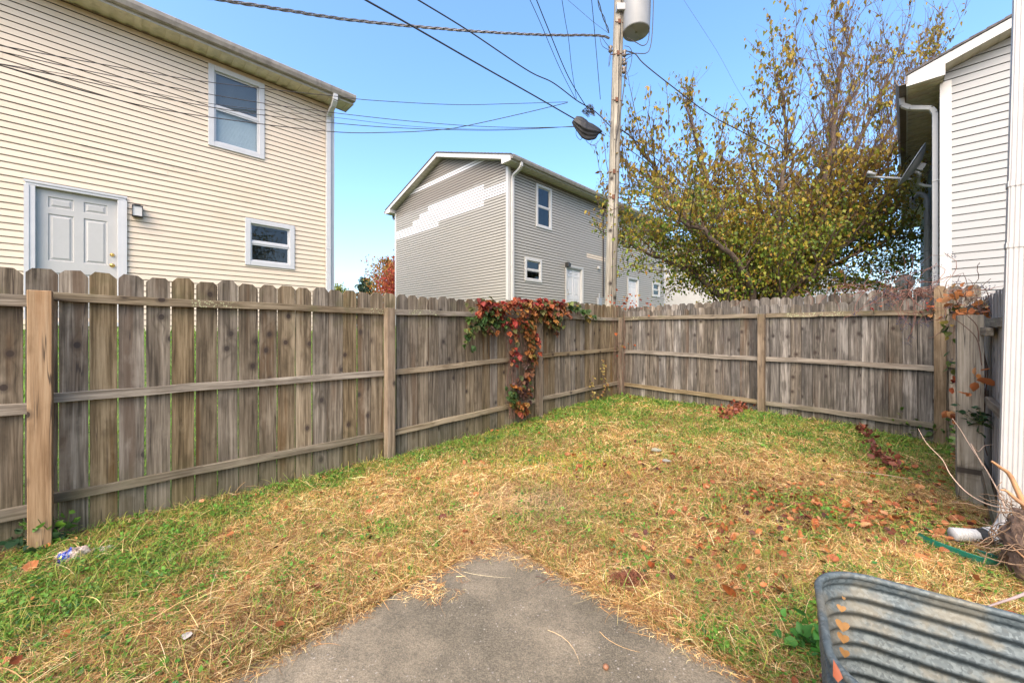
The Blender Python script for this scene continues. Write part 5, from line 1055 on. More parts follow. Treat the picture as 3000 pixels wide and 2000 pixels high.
def greenf(x, y):
    u, v = to_uv(x, y); n = fbm(x, y, 1.6, 9); n2 = vnoise(x, y, 5, 2)
    g = .31 + 1.05 * np.exp(-((u + 4.1) / .33) ** 2) + .35 * np.exp(-((u + 4.1) / .8) ** 2) + .55 * np.exp(-((v - 7.1) / .8) ** 2)
    g += .55 * blob(x, y, 2300, 1300, .8, 1.5) + .5 * blob(x, y, 1650, 1360, .35, 2) + .65 * blob(x, y, 80, 1800, .40) + .35 * blob(x, y, 420, 1700, .3) + .4 * blob(x, y, 2150, 1900, .18) + .5 * blob(x, y, 2380, 1850, .2) + .55 * blob(x, y, 2600, 1700, .25) + .45 * blob(x, y, 2420, 1500, .25)
    g += .45 * blob(x, y, 1300, 1240, .4, 1.4) + .3 * blob(x, y, 1750, 1250, .8, 1.3) + .4 * blob(x, y, 1160, 1560, .12) + .45 * blob(x, y, 1460, 1530, .1) + .45 * blob(x, y, 2650, 1400, .4)
    return np.clip(g * (.5 + 1.3 * n) + (n2 - .5) * .4 + .0, 0, 1)
def litf(x, y):
    g = 1.2 * blob(x, y, 2500, 1520, .3, 2.0) + .9 * blob(x, y, 2350, 1480, .25, 1.6) + .55 * blob(x, y, 2150, 1530, .4) + .7 * blob(x, y, 2640, 1400, .3) + .5 * blob(x, y, 2000, 1600, .3) + .5 * blob(x, y, 1850, 1175, .5) + .7 * blob(x, y, 2800, 1560, .25) + .4 * blob(x, y, 2850, 1750, .2) + .25 * blob(x, y, 2000, 1400, .8) + .25 * blob(x, y, 2300, 1750, .3) + .2 * blob(x, y, 1500, 1190, .3)
    g += 1.0 * blob(x, y, 2420, 1500, .16, 1.8) + .9 * blob(x, y, 2560, 1540, .14, 1.8) + .6 * blob(x, y, 2180, 1500, .12, 1.8) + .8 * blob(x, y, 2620, 1390, .16, 1.4) + .7 * blob(x, y, 2700, 1480, .16); return np.clip(g * (.35 + 1.3 * vnoise(x, y, 5, 11)), 0, 1)
def sample(n, wfun, ext=((-4.06, .6), (-.9, 7.2)), near=1.25, dmin=.16):
    out = []; got = 0; it = 0
    while got < n and it < 60:
        it += 1; u = rg.uniform(*ext[0], 200000); v = rg.uniform(*ext[1], 200000); x, y = uv(u, v); w = np.clip((2.0 / np.maximum(y, .5)) ** near, dmin, 2.2) / 2.2
        ok = in_yard(x, y) & (rg.random(len(x)) < w * wfun(x, y)); out.append(np.stack([x[ok], y[ok]], -1)); got += ok.sum()
    p = np.concatenate(out)[:n]; return p[:, 0], p[:, 1]
def ribbons(x, y, z0, ang, L, wid, arch, lift, curl, nseg=4):
    """flat strands following the ground; arch: mid height; lift: tip height; curl: turn along the strand"""
    n = len(x); t = np.linspace(0, 1, nseg + 1)[None]; a = ang[:, None] + curl[:, None] * (t - .5)
    dx = np.cos(a) * L[:, None] / nseg; dy = np.sin(a) * L[:, None] / nseg; X = x[:, None] + np.cumsum(dx, 1) - dx[:, :1]; Y = y[:, None] + np.cumsum(dy, 1) - dy[:, :1]
    Z = np.where(on_slab(X, Y, -.02), .0195, ground_z(X, Y)) + z0[:, None] + arch[:, None] * np.sin(math.pi * t) + lift[:, None] * t ** 1.3
    w = wid[:, None] * (1 - .75 * t ** 2) * .5; tilt = rg.normal(0, .5, n)[:, None]; sxn, syn = -np.sin(a), np.cos(a)
    A = np.stack([X + sxn * w * np.cos(tilt), Y + syn * w * np.cos(tilt), Z + w * np.sin(tilt)], -1); B = np.stack([X - sxn * w * np.cos(tilt), Y - syn * w * np.cos(tilt), Z - w * np.sin(tilt)], -1)
    V = np.stack([A, B], 2).reshape(n, -1, 3); k_ = (nseg + 1) * 2; i = np.arange(nseg) * 2; Fq = np.stack([i, i + 1, i + 3, i + 2], -1)[None] + (np.arange(n) * k_)[:, None, None]
    return V.reshape(-1, 3), Fq.reshape(-1, 4), k_
# dead straw: matted swathes that follow a flow, with loose strands on top
N1 = 300000
def wstraw(x, y):
    s = on_slab(x, y); u, v = to_uv(x, y)
    e = np.where(s, np.exp(-np.maximum(u - AU, 0) / .04) * 1.0 * (vnoise(x, y, 5, 7) > .25) + np.exp(-np.maximum(AV - v, 0) / .045) * .8 * (vnoise(x, y, 4, 8) > .4), 1.0)
    e = np.where(s, np.maximum(e, 1.0 * (blob(x, y, 1262, 1735, .10, 1.4) * (vnoise(x, y, 16, 9) > .3) + blob(x, y, 1430, 1605, .13, 1.5) + .5 * blob(x, y, 1560, 1660, .06, 1.6))), e); e = np.where(s & (e < .12), 0, e)
    return np.clip(e * (1.0 - .86 * greenf(x, y)) * (1 - .35 * litf(x, y)) * (.45 + .9 * fbm(x, y, 3.5, 1)), 0, 1)
x, y = sample(N1, wstraw); n = len(x)
sl = on_slab(x, y)
flow = -0.15 + 2.6 * (fbm(x, y, .9, 12) - .5) + .9 * np.where(to_uv(x, y)[0] < -1.9, 1, 0) + rg.normal(0, .8, n); loose = rg.random(n) < .35; flow = np.where(loose | sl, rg.uniform(0, 2 * math.pi, n), flow); flow += math.pi * (rg.random(n) < .5)
L_ = rg.gamma(2.6, .026, n) * np.where(sl, .45, 1); L_ = np.clip(L_, .02, .34); far = np.maximum(1, y / 2.6); pile = .028 * np.clip(fbm(x, y, 3.5, 1) * 1.7 - .4, 0, 1)
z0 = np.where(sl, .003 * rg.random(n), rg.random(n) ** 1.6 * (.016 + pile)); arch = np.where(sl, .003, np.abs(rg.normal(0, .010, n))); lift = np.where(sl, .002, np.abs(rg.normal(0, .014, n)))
V_, F_, kk = ribbons(x, y, z0, flow, L_, rg.uniform(.0011, .0025, n) * far, arch, lift, rg.normal(0, .7, n))
ct = pick([(.54, .335, .125, 4), (.38, .195, .065, 3.5), (.24, .11, .038, 3), (.76, .56, .28, 3), (.17, .065, .028, 2.6), (.34, .28, .11, 1.6)], n, .12)
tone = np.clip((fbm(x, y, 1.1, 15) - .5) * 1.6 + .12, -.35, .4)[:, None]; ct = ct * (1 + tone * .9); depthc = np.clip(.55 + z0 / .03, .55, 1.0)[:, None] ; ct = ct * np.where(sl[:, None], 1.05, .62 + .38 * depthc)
grey = blob(x, y, 1540, 1480, .28, 1.5)[:, None]; ct = ct * (1 - grey * .3) + np.array([.55, .46, .32]) * grey * .3 * rg.uniform(.4, 1.3, (n, 1))
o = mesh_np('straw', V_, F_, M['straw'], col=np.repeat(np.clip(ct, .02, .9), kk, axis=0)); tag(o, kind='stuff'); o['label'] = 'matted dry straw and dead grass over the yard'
# long loose stalks
x, y = sample(800, lambda x, y: np.where(on_slab(x, y), .02, .6 * (1 - greenf(x, y) * .5))); n = len(x)
V_, F_, kk = ribbons(x, y, rg.uniform(.02, .05, n), rg.uniform(0, 6.28, n), rg.uniform(.12, .3, n), rg.uniform(.0016, .0026, n) * np.maximum(1, y / 3), rg.uniform(0, .04, n), rg.uniform(-.0, .06, n), rg.normal(0, .5, n), 6)
o = mesh_np('long_straw', V_, F_, M['straw'], col=np.repeat(pick([(.68, .48, .22, 3), (.55, .34, .14, 2), (.75, .60, .36, 1)], n), kk, axis=0)); tag(o, kind='stuff')
# green grass blades
def wgreen(x, y): return np.where(on_slab(x, y), 0, np.clip(greenf(x, y) * 1.1 * (.3 + 1.2 * (vnoise(x, y, 9, 3))), .03, 1))
x, y = sample(125000, wgreen, near=1.0); n = len(x); hgt = np.clip(rg.gamma(3, .017, n), .014, .13)
V_, F_, kk = ribbons(x, y, np.full(n, -.004), rg.uniform(0, 6.28, n), hgt * rg.uniform(.4, 1.1, n), rg.uniform(.0022, .0042, n) * np.maximum(1, y / 3), hgt * .25, hgt * rg.uniform(.35, 1.0, n), rg.normal(0, .6, n))
cgn = pick([(.13, .23, .03, 3), (.21, .30, .045, 3), (.08, .16, .025, 2), (.34, .36, .06, 2.4), (.34, .28, .08, 1.6)], n); yb = blob(x, y, 1650, 1380, .5, 1.6)[:, None]; cgn = cgn * (1 + yb * np.array([.7, .35, .1]))
o = mesh_np('grass', V_, F_, M['blade'], col=np.repeat(np.clip(cgn, .01, .8), kk, axis=0)); tag(o, kind='stuff')
# clover and small broad-leaf weeds
def wclov(x, y): g = greenf(x, y); return np.where(on_slab(x, y), 0, np.clip((g - .22) * 1.5, .008, 1) * (vnoise(x, y, 7, 4) > .42))
x, y = sample(70000, wclov, near=1.0); n = len(x); s = np.clip(rg.gamma(5, .0034, n), .007, .032) * np.maximum(1, y / 4)
pos = np.stack([x, y, ground_z(x, y) + rg.random(n) * .035 + .008], -1); V_, F_ = leaves_np(pos, rg.uniform(0, 6.28, n), rg.normal(.15, .4, n), rg.normal(0, .4, n), s, LEAF_SIMPLE)
V_[:, 2] += 0; cw = pick([(.10, .24, .03, 3), (.15, .32, .045, 3), (.06, .16, .025, 2), (.04, .11, .03, 1), (.24, .34, .07, 1)], n)
o = mesh_np('ground_ivy', V_, F_, M['leaf'], col=np.repeat(cw, 4, axis=0)); tag(o, kind='stuff'); o['label'] = 'low green clover and ground ivy among the grass'
# larger round weed leaves
x, y = sample(1300, lambda x, y: np.where(on_slab(x, y), 0, np.clip(.05 + (greenf(x, y) - .2), 0, 1) * (vnoise(x, y, 4, 6) > .55)), near=1.6); n = len(x)
pos = np.stack([x, y, ground_z(x, y) + .015 + rg.random(n) * .03], -1); V_, F_ = leaves_np(pos, rg.uniform(0, 6.28, n), rg.normal(.1, .3, n), rg.normal(0, .3, n), rg.uniform(.018, .036, n), LEAF_OVAL)
o = mesh_np('broad_weed_leaves', V_, F_, M['leaf'], col=np.repeat(pick([(.09, .24, .035, 3), (.14, .32, .05, 2), (.06, .17, .05, 1.5)], n), 9, axis=0)); tag(o, kind='stuff')
# lawn beyond the side fence
u = rg.uniform(-9.4, -4.25, 26000); v = rg.uniform(-4.5, 9, 26000); x, y = uv(u, v); ok = (y > 1.5); x, y = x[ok], y[ok]; n = len(x); hgt = rg.uniform(.06, .2, n)
V_, F_, kk = ribbons(x, y, np.full(n, -.005), rg.uniform(0, 6.28, n), hgt * .7, rg.uniform(.008, .014, n), hgt * .2, hgt * .8, rg.normal(0, .5, n), 3)
o = mesh_np('neighbour_lawn', V_, F_, M['blade'], col=np.repeat(pick([(.12, .25, .03, 3), (.19, .32, .05, 2)], n), kk, axis=0)); tag(o, kind='stuff')
# leaf litter (crumbled) as one mass, whole leaves as objects
x, y = sample(800, lambda x, y: np.clip(np.where(on_slab(x, y), .0, litf(x, y) ** 1.2 + .02), 0, 1), near=.8); n = len(x)
pos = np.stack([x, y, ground_z(x, y) + .030 + rg.random(n) * .03], -1); V_, F_ = leaves_np(pos, rg.uniform(0, 6.28, n), rg.normal(0, .35, n), rg.normal(0, .5, n), rg.uniform(.018, .052, n), LEAF_CURL)
BR = [(.22, .065, .020, 3), (.31, .115, .038, 3), (.11, .032, .016, 2), (.36, .17, .075, .8), (.06, .02, .014, 1)]
o = mesh_np('leaf_litter', V_, F_, M['dryleaf'], col=np.repeat(pick(BR, n), 9, axis=0)); tag(o, kind='stuff')
protos = []
for i in range(14):
    T_, Fc = LEAF_CURL; sub = []; base = T_ + rg.normal(0, .03, T_.shape); base[:, 2] *= rg.uniform(.5, 1.6); c = pick(BR, 1, .1)[0]
    # finer outline: split each triangle once
    me = bpy.data.meshes.new('fallen_leaf'); vv = [tuple(p) for p in base]; ff = []
    mid = {}
    def md(a, b):
        kq = (min(a, b), max(a, b))
        if kq not in mid: mid[kq] = len(vv); q = (base[a] + base[b]) / 2; q = q + rg.normal(0, .018, 3); vv.append(tuple(q))
        return mid[kq]
    for a, b, d in Fc: ab, bd, da = md(a, b), md(b, d), md(d, a); ff += [(a, ab, da), (ab, b, bd), (da, bd, d), (ab, bd, da)]
    me.from_pydata(vv, [], ff); me.materials.append(M['dryleaf']); at = me.color_attributes.new('Col', 'FLOAT_COLOR', 'POINT'); cc_ = np.ones((len(vv), 4), np.float32); cc_[:, :3] = np.clip(c * (1 + rg.normal(0, .12, (len(vv), 1))), .01, .9); at.data.foreach_set('color', cc_.ravel()); protos.append(me)
x, y = sample(280, lambda x, y: np.clip(np.where(on_slab(x, y), .004, litf(x, y) + .05), 0, 1), near=.9, dmin=.3)
def fallen(x, y, s, mi, rot, z=.02, label=None):
    o = bpy.data.objects.new('fallen_leaf', protos[mi]); o.location = (x, y, float(ground_z(x, y)) + z); o.rotation_euler = rot; o.scale = (s, s, s); COL.objects.link(o)
    tag(o, label or 'curled reddish brown fallen leaf lying in the grass and straw', 'leaf', None if label else 'brown leaves fallen on the yard'); return o
LM = [((2700, 1570), 'near the green edging strip'), ((1500, 1640), 'near the patio corner'), ((2480, 1690), 'just behind the trough'), ((2790, 1430), 'near the thick gate post'), ((2230, 1215), 'near the middle post of the back fence'), ((1830, 1170), 'in the far fence corner'), ((1140, 1350), 'near the second left fence post'), ((1580, 1220), 'below the red creeper'), ((2100, 1500), 'in the right middle of the yard'), ((2650, 1330), 'near the right end of the back fence'), ((120, 1610), 'near the tan post'), ((2100, 1850), 'beside the right patio edge'), ((600, 1700), 'in the straw left of the patio')]
CN = []
for me_ in protos:
    cc_ = me_.color_attributes['Col'].data[0].color; CN.append('very dark brown' if cc_[0] < .09 else 'dark brown' if cc_[0] < .15 else 'rust brown' if cc_[0] < .24 else 'orange brown' if cc_[0] < .31 else 'pale tan')
for i in range(len(x)):
    s_ = float(rg.uniform(.042, .078)); mi_ = int(rg.integers(14)); lm = min(LM, key=lambda l: math.hypot(G(*l[0])[0] - x[i], G(*l[0])[1] - y[i])); lb = ('large ' if s_ > .067 else 'small ' if s_ < .053 else '') + CN[mi_] + ' fallen leaf ' + lm[1]
    o = fallen(float(x[i]), float(y[i]), s_, mi_, (rg.normal(0, .3), rg.normal(0, .3), rg.uniform(0, 6.28)), .028, lb); o['group'] = 'brown leaves fallen on the yard'
# piles of crisp curled leaves (uncountable heaps)
def heap(name, label, pts, n, sp, size=.07, pal=BR):
    pos = []
    for i in range(n):
        j = rg.random() * (len(pts) - 1); a = int(j); f = j - a; p = np.array(pts[a]) * (1 - f) + np.array(pts[min(a + 1, len(pts) - 1)]) * f; q = p + rg.normal(0, sp, 2); pos.append((q[0], q[1], float(ground_z(q[0], q[1])) + .035 + abs(rg.normal(0, sp * .9))))
    pos = np.array(pos); V_, F_ = leaves_np(pos, rg.uniform(0, 6.28, n), rg.normal(.3, .7, n), rg.normal(0, .9, n), rg.uniform(.6, 1.1, n) * size, LEAF_CURL); o = mesh_np(name, V_, F_, M['dryleaf'], col=np.repeat(pick(pal, n), 9, axis=0), loc=tuple(pos[0])); tag(o, label, 'dead leaves', kind='stuff'); return o
heap('leaf_heap', 'heap of crisp dark brown leaves in front of the back fence middle post', [G(2110, 1262), G(2150, 1232), G(2190, 1222)], 170, .06, .075, [(.20, .06, .03, 3), (.13, .04, .025, 2), (.33, .13, .06, 1)])
heap('leaf_heap', 'row of dark curled leaves on the grass near the right fence corner', [G(2525, 1275), G(2545, 1310), G(2575, 1370), G(2640, 1400)], 110, .04, .07, [(.17, .05, .03, 3), (.12, .035, .025, 2)])
# brown fibrous mound by the patio edge
mx, my = G(1840, 1722); n = 1600; a = rg.uniform(0, 6.28, n); rr = .075 * np.sqrt(rg.random(n)); x = mx + rr * np.cos(a) * 1.5; y = my + rr * np.sin(a)
V_, F_, kk = ribbons(x, y, .02 + .045 * (1 - (rr / .08) ** 2) * rg.random(n), rg.uniform(0, 6.28, n), rg.uniform(.015, .04, n), np.full(n, .0025), np.abs(rg.normal(0, .006, n)), np.abs(rg.normal(0, .01, n)), rg.normal(0, 1.5, n), 3)
o = mesh_np('fibrous_clump', V_, F_, M['straw'], col=np.repeat(pick([(.17, .06, .03, 3), (.25, .10, .05, 2), (.10, .035, .02, 2)], n), kk, axis=0), loc=(mx, my, 0)); tag(o, 'dark reddish brown fibrous clump in the dead grass right of the patio corner', 'debris')
# grey-green big leaves
def bigleaf(px, py, s, yaw, col, label, z=.05):
    x, y = G(px, py); V_, F_ = leaves_np(np.array([[0, 0, 0.]]), np.array([yaw]), np.array([.05]), np.array([.1]), np.array([s]), LEAF_OVAL); o = mesh_np('broad_leaf', V_, F_, M['dryleaf'], col=np.tile(col, (9, 1))); o.location = (x, y, float(ground_z(x, y)) + z); tag(o, label, 'leaf')
bigleaf(1908, 1340, .14, .1, (.26, .27, .20), 'large pale grey-green leaf lying alone in the middle of the yard'); bigleaf(1940, 1372, .10, .0, (.24, .23, .19), 'smaller grey leaf just below the large pale grey-green leaf')
bigleaf(540, 1915, .055, 1.9, (.42, .38, .34), 'small pale whitish leaf on the straw at the lower left'); bigleaf(1095, 1795, .030, 0, (.62, .36, .14), 'tiny orange leaf on straw at the left patio edge', .02); bigleaf(1405, 1585, .03, 2, (.68, .48, .26), 'tiny tan leaf on the straw above the patio corner', .03)
bigleaf(1185, 1775, .05, .8, (.30, .10, .05), 'curled brown leaf lying at the left edge of the patio', .02); bigleaf(1112, 1650, .06, 1.5, (.22, .09, .04), 'upright dark brown leaf left of the patio corner', .03)
# pebble-like nut and twig on the patio
x, y = G(1775, 1972); m = MB(); m.tube([(0, 0, 0), (0, 0, .004), (0, 0, .012), (0, 0, .018), (0, 0, .021)], [.004, .011, .013, .009, .002], 10); o = m.build('nut', plain('nut_shell', (.22, .10, .05), .5), smooth=True); o.location = (x, y, .018); tag(o, 'small round brown nut lying on the patio at the bottom edge', 'nut')
x, y = G(1585, 1703); m = MB(); m.tube(spline([(-.03, .01, .006), (0, .0, .01), (.03, -.02, .006)], 4), .003, 5); o = m.build('twig', M['bark']); o.location = (x, y, .018); tag(o, 'short bent dark twig lying on the upper patio', 'twig')

# ------------------------------------------------------------ galvanised trough
k = NT('galvanised_steel'); p = k.obj(); vo = k.node('ShaderNodeTexVoronoi', {'Vector': k.node('ShaderNodeVectorMath', {0: k.scalev(p, (120, 120, 120)), 1: k.scalev(k.node('ShaderNodeTexNoise', {'Vector': p, 'Scale': 45.0}).outputs[1], (2.5, 2.5, 2.5))}, operation='ADD').outputs[0], 'Scale': 1.0})
n1 = k.noise(p, 5, 5, .65); c = k.ramp(k.sep(vo.outputs['Color'])[0], [(0, (.048, .064, .070)), (.5, (.07, .09, .096)), (1, (.11, .135, .14))])
c = k.mix(k.math('MULTIPLY', k.step(n1, .45, .62), .45), c, (.20, .17, .11)); c = k.mix(k.math('MULTIPLY', k.step(k.noise(p, 30, 4, .7), .6, .72), .55), c, (.10, .10, .10)); c = k.mix(k.math('MULTIPLY', k.step(k.noise(p, 3, 5, .7), .58, .72), .4), c, (.24, .17, .10))
k.set(c, .6, Metallic=.3); k.bump(k.noise(p, 40, 3), .2, .002); galv = k.m
tr0 = empty('trough', (float(TC[0] + TE1[0] * TL / 2 + TE2[0] * TW / 2), float(TC[1] + TE1[1] * TL / 2 + TE2[1] * TW / 2), 0)); tag(tr0, 'corrugated galvanised steel stock trough with rounded corners at the lower right', 'trough')
def loop(off, n=10, R=.15):
    pts = []
    for cx, cy, a0 in ((TL / 2 - R, TW / 2 - R, 0), (-TL / 2 + R, TW / 2 - R, 90), (-TL / 2 + R, -TW / 2 + R, 180), (TL / 2 - R, -TW / 2 + R, 270)):
        for i in range(n + 1): a = math.radians(a0 + 90 * i / n); pts.append((cx + (R + off) * math.cos(a), cy + (R + off) * math.sin(a)))
    return pts
def tw(a, b, z): return (a * TE1[0] + b * TE2[0], a * TE1[1] + b * TE2[1], z)
V = []; nz = 150; HT = .60; lp0 = len(loop(0))
for side in (0, 1):
    for i in range(nz + 1):
        z = .02 + (HT - .02) * i / nz; rel_ = (HT - z); off = -.035 * rel_ / HT
        if .025 < rel_ < .56: s_ = math.sin(2 * math.pi * (rel_ - .025) / .047); off += .0085 * s_
        for a, b in loop(off - .0015 * side): V.append(tw(a, b, z))
Fq = []
for side in (0, 1):
    b0 = side * (nz + 1) * lp0
    for i in range(nz):
        for j in range(lp0): j2 = (j + 1) % lp0; Fq.append((b0 + i * lp0 + j, b0 + i * lp0 + j2, b0 + (i + 1) * lp0 + j2, b0 + (i + 1) * lp0 + j))
mesh_np('tank_wall', V, np.array(Fq), galv, tr0, smooth=True)
m = MB(); rp = [Vector(tw(a, b, HT)) for a, b in loop(.001, 12)]; rp.append(rp[0]); m.tube(rp, .0105, 10, cap=False); m.build('rolled_rim', galv, tr0, smooth=True)
m = MB(); m.poly([tw(a, b, .05) for a, b in loop(-.03)]); m.build('tank_floor', galv, tr0)
tpos = Vector(tr0.location)
HEART = (np.array([[0, .08, 0]] + [[.42 * math.sin(t) ** 3 * 1.1, .45 - (.36 * math.cos(t) - .14 * math.cos(2 * t) - .05 * math.cos(3 * t)) * -1 * -1 * 1.05 + .0, .03 * math.cos(3 * t)] for t in np.linspace(0, 2 * math.pi, 17)[:-1]]), [(0, 1 + i, 1 + (i + 1) % 16) for i in range(16)])
HEART[0][0] = HEART[0][1:].mean(0)
for i, (px, py, s) in enumerate(((2465, 1768, .026), (2468, 1812, .040), (2470, 1850, .036), (2474, 1895, .032), (2472, 1745, .013))):
    V_, F_ = leaves_np(np.array([[0, 0, 0.]]), np.array([-2.2]), np.array([-1.35]), np.array([.3 + .1 * i]), np.array([s]), HEART)
    o = mesh_np('stuck_leaf', V_, F_, M['dryleaf'], col=np.tile((.36, .20, .08), (17, 1))); o.location = tuple(P(px, py, 1.225)); tag(o, ['second tan leaf from the top inside the trough corner', 'largest tan leaf stuck in the middle of the trough corner', 'heart shaped tan leaf just under the largest one in the trough corner', 'lowest tan leaf stuck inside the trough corner', 'tiny topmost tan leaf just under the trough rim'][i], 'leaf', 'tan leaves stuck inside the trough corner')
x, y = G(2448, 1990); 
V_, F_ = leaves_np(np.array([[0, 0, 0.]]), np.array([1.2]), np.array([1.1]), np.array([.3]), np.array([.036]), LEAF_LONG); o = mesh_np('rust_leaf', V_, F_, M['dryleaf'], col=np.tile((.22, .06, .025), (7, 1))); o.location = tuple(P(2455, 1998, .90)); tag(o, 'rust coloured narrow leaf leaning on the outside of the trough rim', 'leaf')

# ------------------------------------------------------------ green edging strip, root stump, sticks, litter bag
k = NT('green_plastic'); k.set(k.mix(k.step(k.noise(k.geo(), 12, 3), .45, .7), (.01, .14, .09), (.04, .20, .14)), .35); gp = k.m
ed = empty('green_edging_strip', (*G(2800, 1620), 0)); tag(ed, 'curved green plastic garden edging strip half buried in leaves', 'garden edging'); L0_ = Vector(ed.location)
for pts, w_ in (([(2690, 1577), (2730, 1598), (2800, 1625), (2870, 1650), (2925, 1660)], .055), ([(2710, 1556), (2740, 1568), (2790, 1585)], .03), ([(2860, 1622), (2890, 1632), (2925, 1642)], .03)):
    sp_ = spline([(*G(a, b), .016) for a, b in pts], 6); m = MB()
    for a, b in zip(sp_[:-1], sp_[1:]):
        up = Vector((.0, -.35, .94)) * w_ * .5; m.poly([a - up - L0_, b - up - L0_, b + up - L0_, a + up - L0_]); q = Vector((0, .006, .003)); m.poly([a - up - L0_ + q, b - up - L0_ + q, b + up - L0_ + q, a + up - L0_ + q]); m.poly([a + up - L0_, b + up - L0_, b + up - L0_ + q, a + up - L0_ + q])
    m.build('strip', gp, ed)
st = empty('uprooted_stump', (3.02, 2.22, 0)); tag(st, 'shaggy brown uprooted stump with tangled roots at the right edge', 'stump'); V = []; nt, npn = 44, 64
for i in range(nt + 1):
    th = math.pi * i / nt
    for j in range(npn):
        ph = 2 * math.pi * j / npn; d = Vector((math.sin(th) * math.cos(ph), math.sin(th) * math.sin(ph), math.cos(th))); nn = vnoise(np.array([d.x * 3 + d.z * 2]), np.array([d.y * 3 - d.z]), 1.5, 2)[0] + .5 * vnoise(np.array([d.x * 9 + d.z * 5]), np.array([d.y * 9 - d.z * 4]), 1.5, 3)[0] + .28 * vnoise(np.array([d.x * 24 + d.z * 5]), np.array([d.y * 24 - d.z * 14]), 1.5, 3)[0]
        V.append((d.x * .17 * (.8 + .28 * nn), d.y * .17 * (.8 + .28 * nn), .17 + d.z * .24 * (.7 + .32 * nn)))
Fq = np.array([(i * npn + j, i * npn + (j + 1) % npn, (i + 1) * npn + (j + 1) % npn, (i + 1) * npn + j) for i in range(nt) for j in range(npn)])
mesh_np('root_ball', V, Fq, plain('root_bark', (.19, .125, .09), .95, .45, 24, bump=.8), st, smooth=True)
paths = []; rgs = np.random.default_rng(4)
for i in range(230):
    a = rgs.uniform(0, 6.28); p = np.array([math.cos(a) * .15, math.sin(a) * .15, rgs.uniform(.03, .38)]); grow(paths, None, p, np.array([math.cos(a) * .5 + rgs.normal(0, .6), math.sin(a) * .5 + rgs.normal(0, .6), rgs.normal(-.1, .6)]), rgs.uniform(.06, .3), rgs.uniform(.0012, .004), 0, 0, 0, -.08, rgs, 8, .35)
V_, F_ = tubes_np(paths, 4); mesh_np('roots', V_, F_, plain('root_fibre', (.20, .13, .08), .9, .3), st)
def stick(name, label, pts, r0, r1, col_m):
    sp_ = spline(pts, 6); m = MB(); b = Vector(pts[0]); n = len(sp_); m.tube([p - b for p in sp_], [r0 + (r1 - r0) * i / (n - 1) for i in range(n)], 7); o = m.build(name, col_m, smooth=True); o.location = b; tag(o, label, 'stick'); return o
tanb = plain('peeled_stick', (.36, .19, .09), .7, .3, 14); paleb = plain('pale_stem', (.42, .30, .22), .75, .2)
stick('broken_stick', 'thick orange-brown broken stick rising from the stump towards the gate post', [P(3010, 1500, 2.3), P(2985, 1445, 2.32), P(2958, 1390, 2.35), P(2930, 1368, 2.36), P(2905, 1350, 2.37)], .016, .006, tanb)
stick('broken_stick', 'shorter brown splintered stick just above the stump', [P(3010, 1485, 2.25), P(2975, 1460, 2.28), P(2950, 1438, 2.3), P(2932, 1434, 2.3)], .013, .004, tanb)
stick('bare_stem', 'long pale arching stem crossing left from the stump in front of the gate post', [P(2965, 1492, 2.35), P(2890, 1475, 2.5), P(2830, 1440, 2.65), P(2785, 1390, 2.8), P(2760, 1345, 2.9), P(2715, 1298, 3.0), P(2690, 1255, 3.15)], .0045, .002, paleb)
stick('bare_stem', 'pale thin stem leaning up the gate post face', [P(2950, 1500, 2.4), P(2920, 1430, 2.6), P(2880, 1360, 2.75), P(2850, 1318, 2.85), P(2815, 1260, 2.95), P(2790, 1225, 3.0)], .005, .002, paleb)
stick('bare_stem', 'forked thin stem reaching over the gate post with a curled tip', [P(2880, 1365, 2.74), P(2845, 1300, 2.85), P(2865, 1322, 2.85), P(2885, 1305, 2.86), P(2910, 1302, 2.87)], .004, .0015, paleb)
stick('bare_stem', 'grey-brown branch entering from the right edge behind the trough', [P(3030, 1725, 1.95), P(2985, 1745, 1.93), P(2940, 1760, 1.92), P(2880, 1780, 1.9)], .008, .004, plain('grey_stick', (.26, .20, .19), .8, .2))
stick('bare_stem', 'thin tan stem lying over the stump toward the downspout foot', [P(2905, 1552, 2.45), P(2940, 1580, 2.35), P(2970, 1605, 2.2), P(3020, 1650, 2.1)], .006, .004, tanb)
x, y = G(2385, 1392); x2, y2 = G(2665, 1425); stick('bare_stem', 'long dry stalk lying in the grass below the right half of the back fence', [(x, y, .05), ((x + x2) / 2 + .05, (y + y2) / 2, .08), (x2, y2, .07)], .004, .003, paleb)
x, y = G(2600, 1365); x2, y2 = G(2780, 1460); stick('bare_stem', 'thin dark twig lying below the leaf row near the right fence end', [(x, y, .05), ((x + x2) / 2, (y + y2) / 2 + .04, .07), (x2, y2, .05)], .004, .002, M['bark'])
# littered plastic bag at the tan post
bx, by = G(215, 1640); rgb_ = np.random.default_rng(12); V = []; nx_, ny_ = 46, 34
for i in range(nx_):
    for j in range(ny_):
        a = i / (nx_ - 1) * 2 - 1; b = j / (ny_ - 1) * 2 - 1; d = max(0, 1 - (a * a + b * b * .9)); cr = abs(fbm(np.array([a * 2.1]), np.array([b * 2.1]), 1.6, 3)[0] - .5) * 2 + .5 * abs(vnoise(np.array([a]), np.array([b]), 7, 5)[0] - .5)
        V.append((a * .085 * (1 + .15 * math.sin(5 * b)), b * .055 * (1 + .2 * math.sin(4 * a)), .004 + .055 * d ** .6 + .038 * cr * d ** .4))
Fq = np.array([(i * ny_ + j, (i + 1) * ny_ + j, (i + 1) * ny_ + j + 1, i * ny_ + j + 1) for i in range(nx_ - 1) for j in range(ny_ - 1)])
k = NT('crumpled_clear_film'); oc = k.obj(); xx, yy, zz = k.sep(oc)[0], k.sep(oc)[1], k.sep(oc)[2]
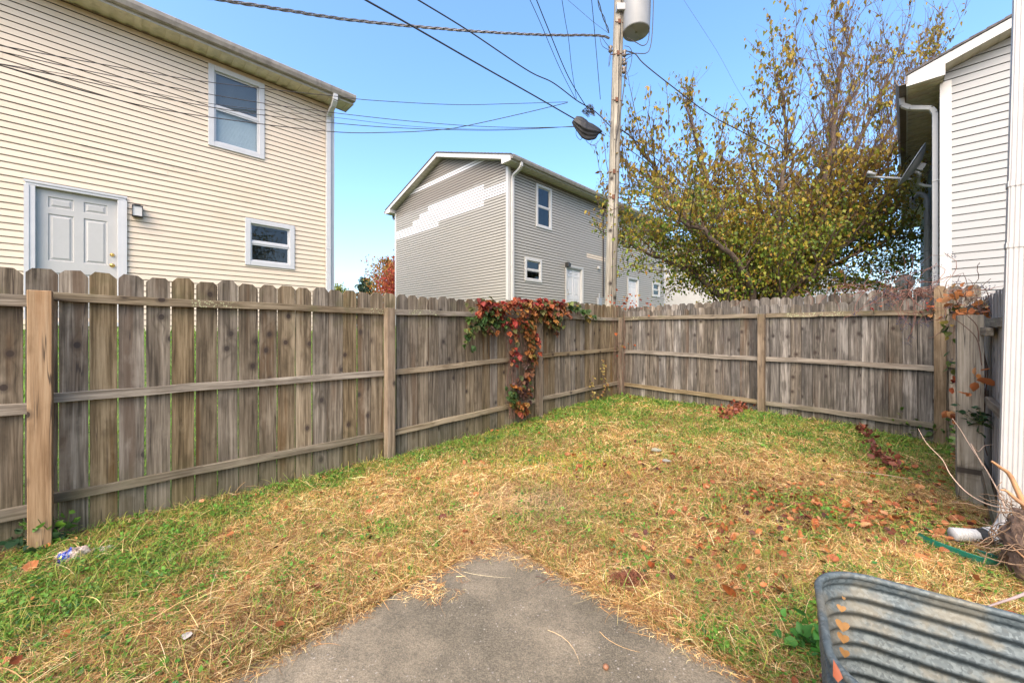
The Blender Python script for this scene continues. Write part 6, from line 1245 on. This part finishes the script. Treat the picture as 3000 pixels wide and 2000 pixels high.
# printed blue panel with a small yellow ring
u_ = k.math('ADD', xx, .03); v_ = k.math('ADD', yy, .020); inb = k.math('MULTIPLY', k.math('LESS_THAN', k.math('ABSOLUTE', u_), .032), k.math('LESS_THAN', k.math('ABSOLUTE', v_), .022))
rr_ = k.math('SQRT', k.math('ADD', k.math('POWER', k.math('ABSOLUTE', k.math('ADD', u_, .014)), 2.0), k.math('POWER', k.math('ABSOLUTE', v_), 2.0))); ring = k.math('LESS_THAN', k.math('ABSOLUTE', k.math('SUBTRACT', rr_, .0065)), .0018)
c = k.mix(inb, k.mix(k.step(k.noise(oc, 30, 3), .4, .65), (.50, .40, .36), (.30, .20, .15)), (.012, .03, .22)); c = k.mix(k.math('MULTIPLY', ring, inb), c, (.62, .66, .10)); k.set(c, .18); k.b.inputs['Coat Weight'].default_value = .5; trn = k.node('ShaderNodeBsdfTransparent').outputs[0]; f = k.math('SUBTRACT', 1.0, k.math('MULTIPLY', k.math('SUBTRACT', 1.0, inb), .45)); mx_ = k.node('ShaderNodeMixShader', {0: f, 1: trn, 2: k.b.outputs[0]}); k.t.links.new(mx_.outputs[0], k.out.inputs[0])
o = mesh_np('litter_bag', V, Fq, k.m, smooth=False); o.location = (bx, by, float(ground_z(bx, by)) + .01); o.rotation_euler = (.25, 0, .5); tag(o, 'crumpled clear plastic bag with blue print beside the tan fence post', 'plastic bag')
o2 = o.copy(); o2.data = o.data.copy(); k2 = NT('thin_film'); k2.set((.33, .33, .34), .15); t2 = k2.node('ShaderNodeBsdfTransparent').outputs[0]; m2_ = k2.node('ShaderNodeMixShader', {0: .45, 1: t2, 2: k2.b.outputs[0]}); k2.t.links.new(m2_.outputs[0], k2.out.inputs[0]); o2.data.materials[0] = k2.m
COL.objects.link(o2); x, y = G(300, 1618); o2.location = (x, y, float(ground_z(x, y)) + .01); o2.rotation_euler = (.2, 0, .3); o2.scale = (.8, .45, .4); o2.name = 'film_scrap'; tag(o2, 'small flat grey scrap of clear film right of the blue printed bag', 'plastic scrap')
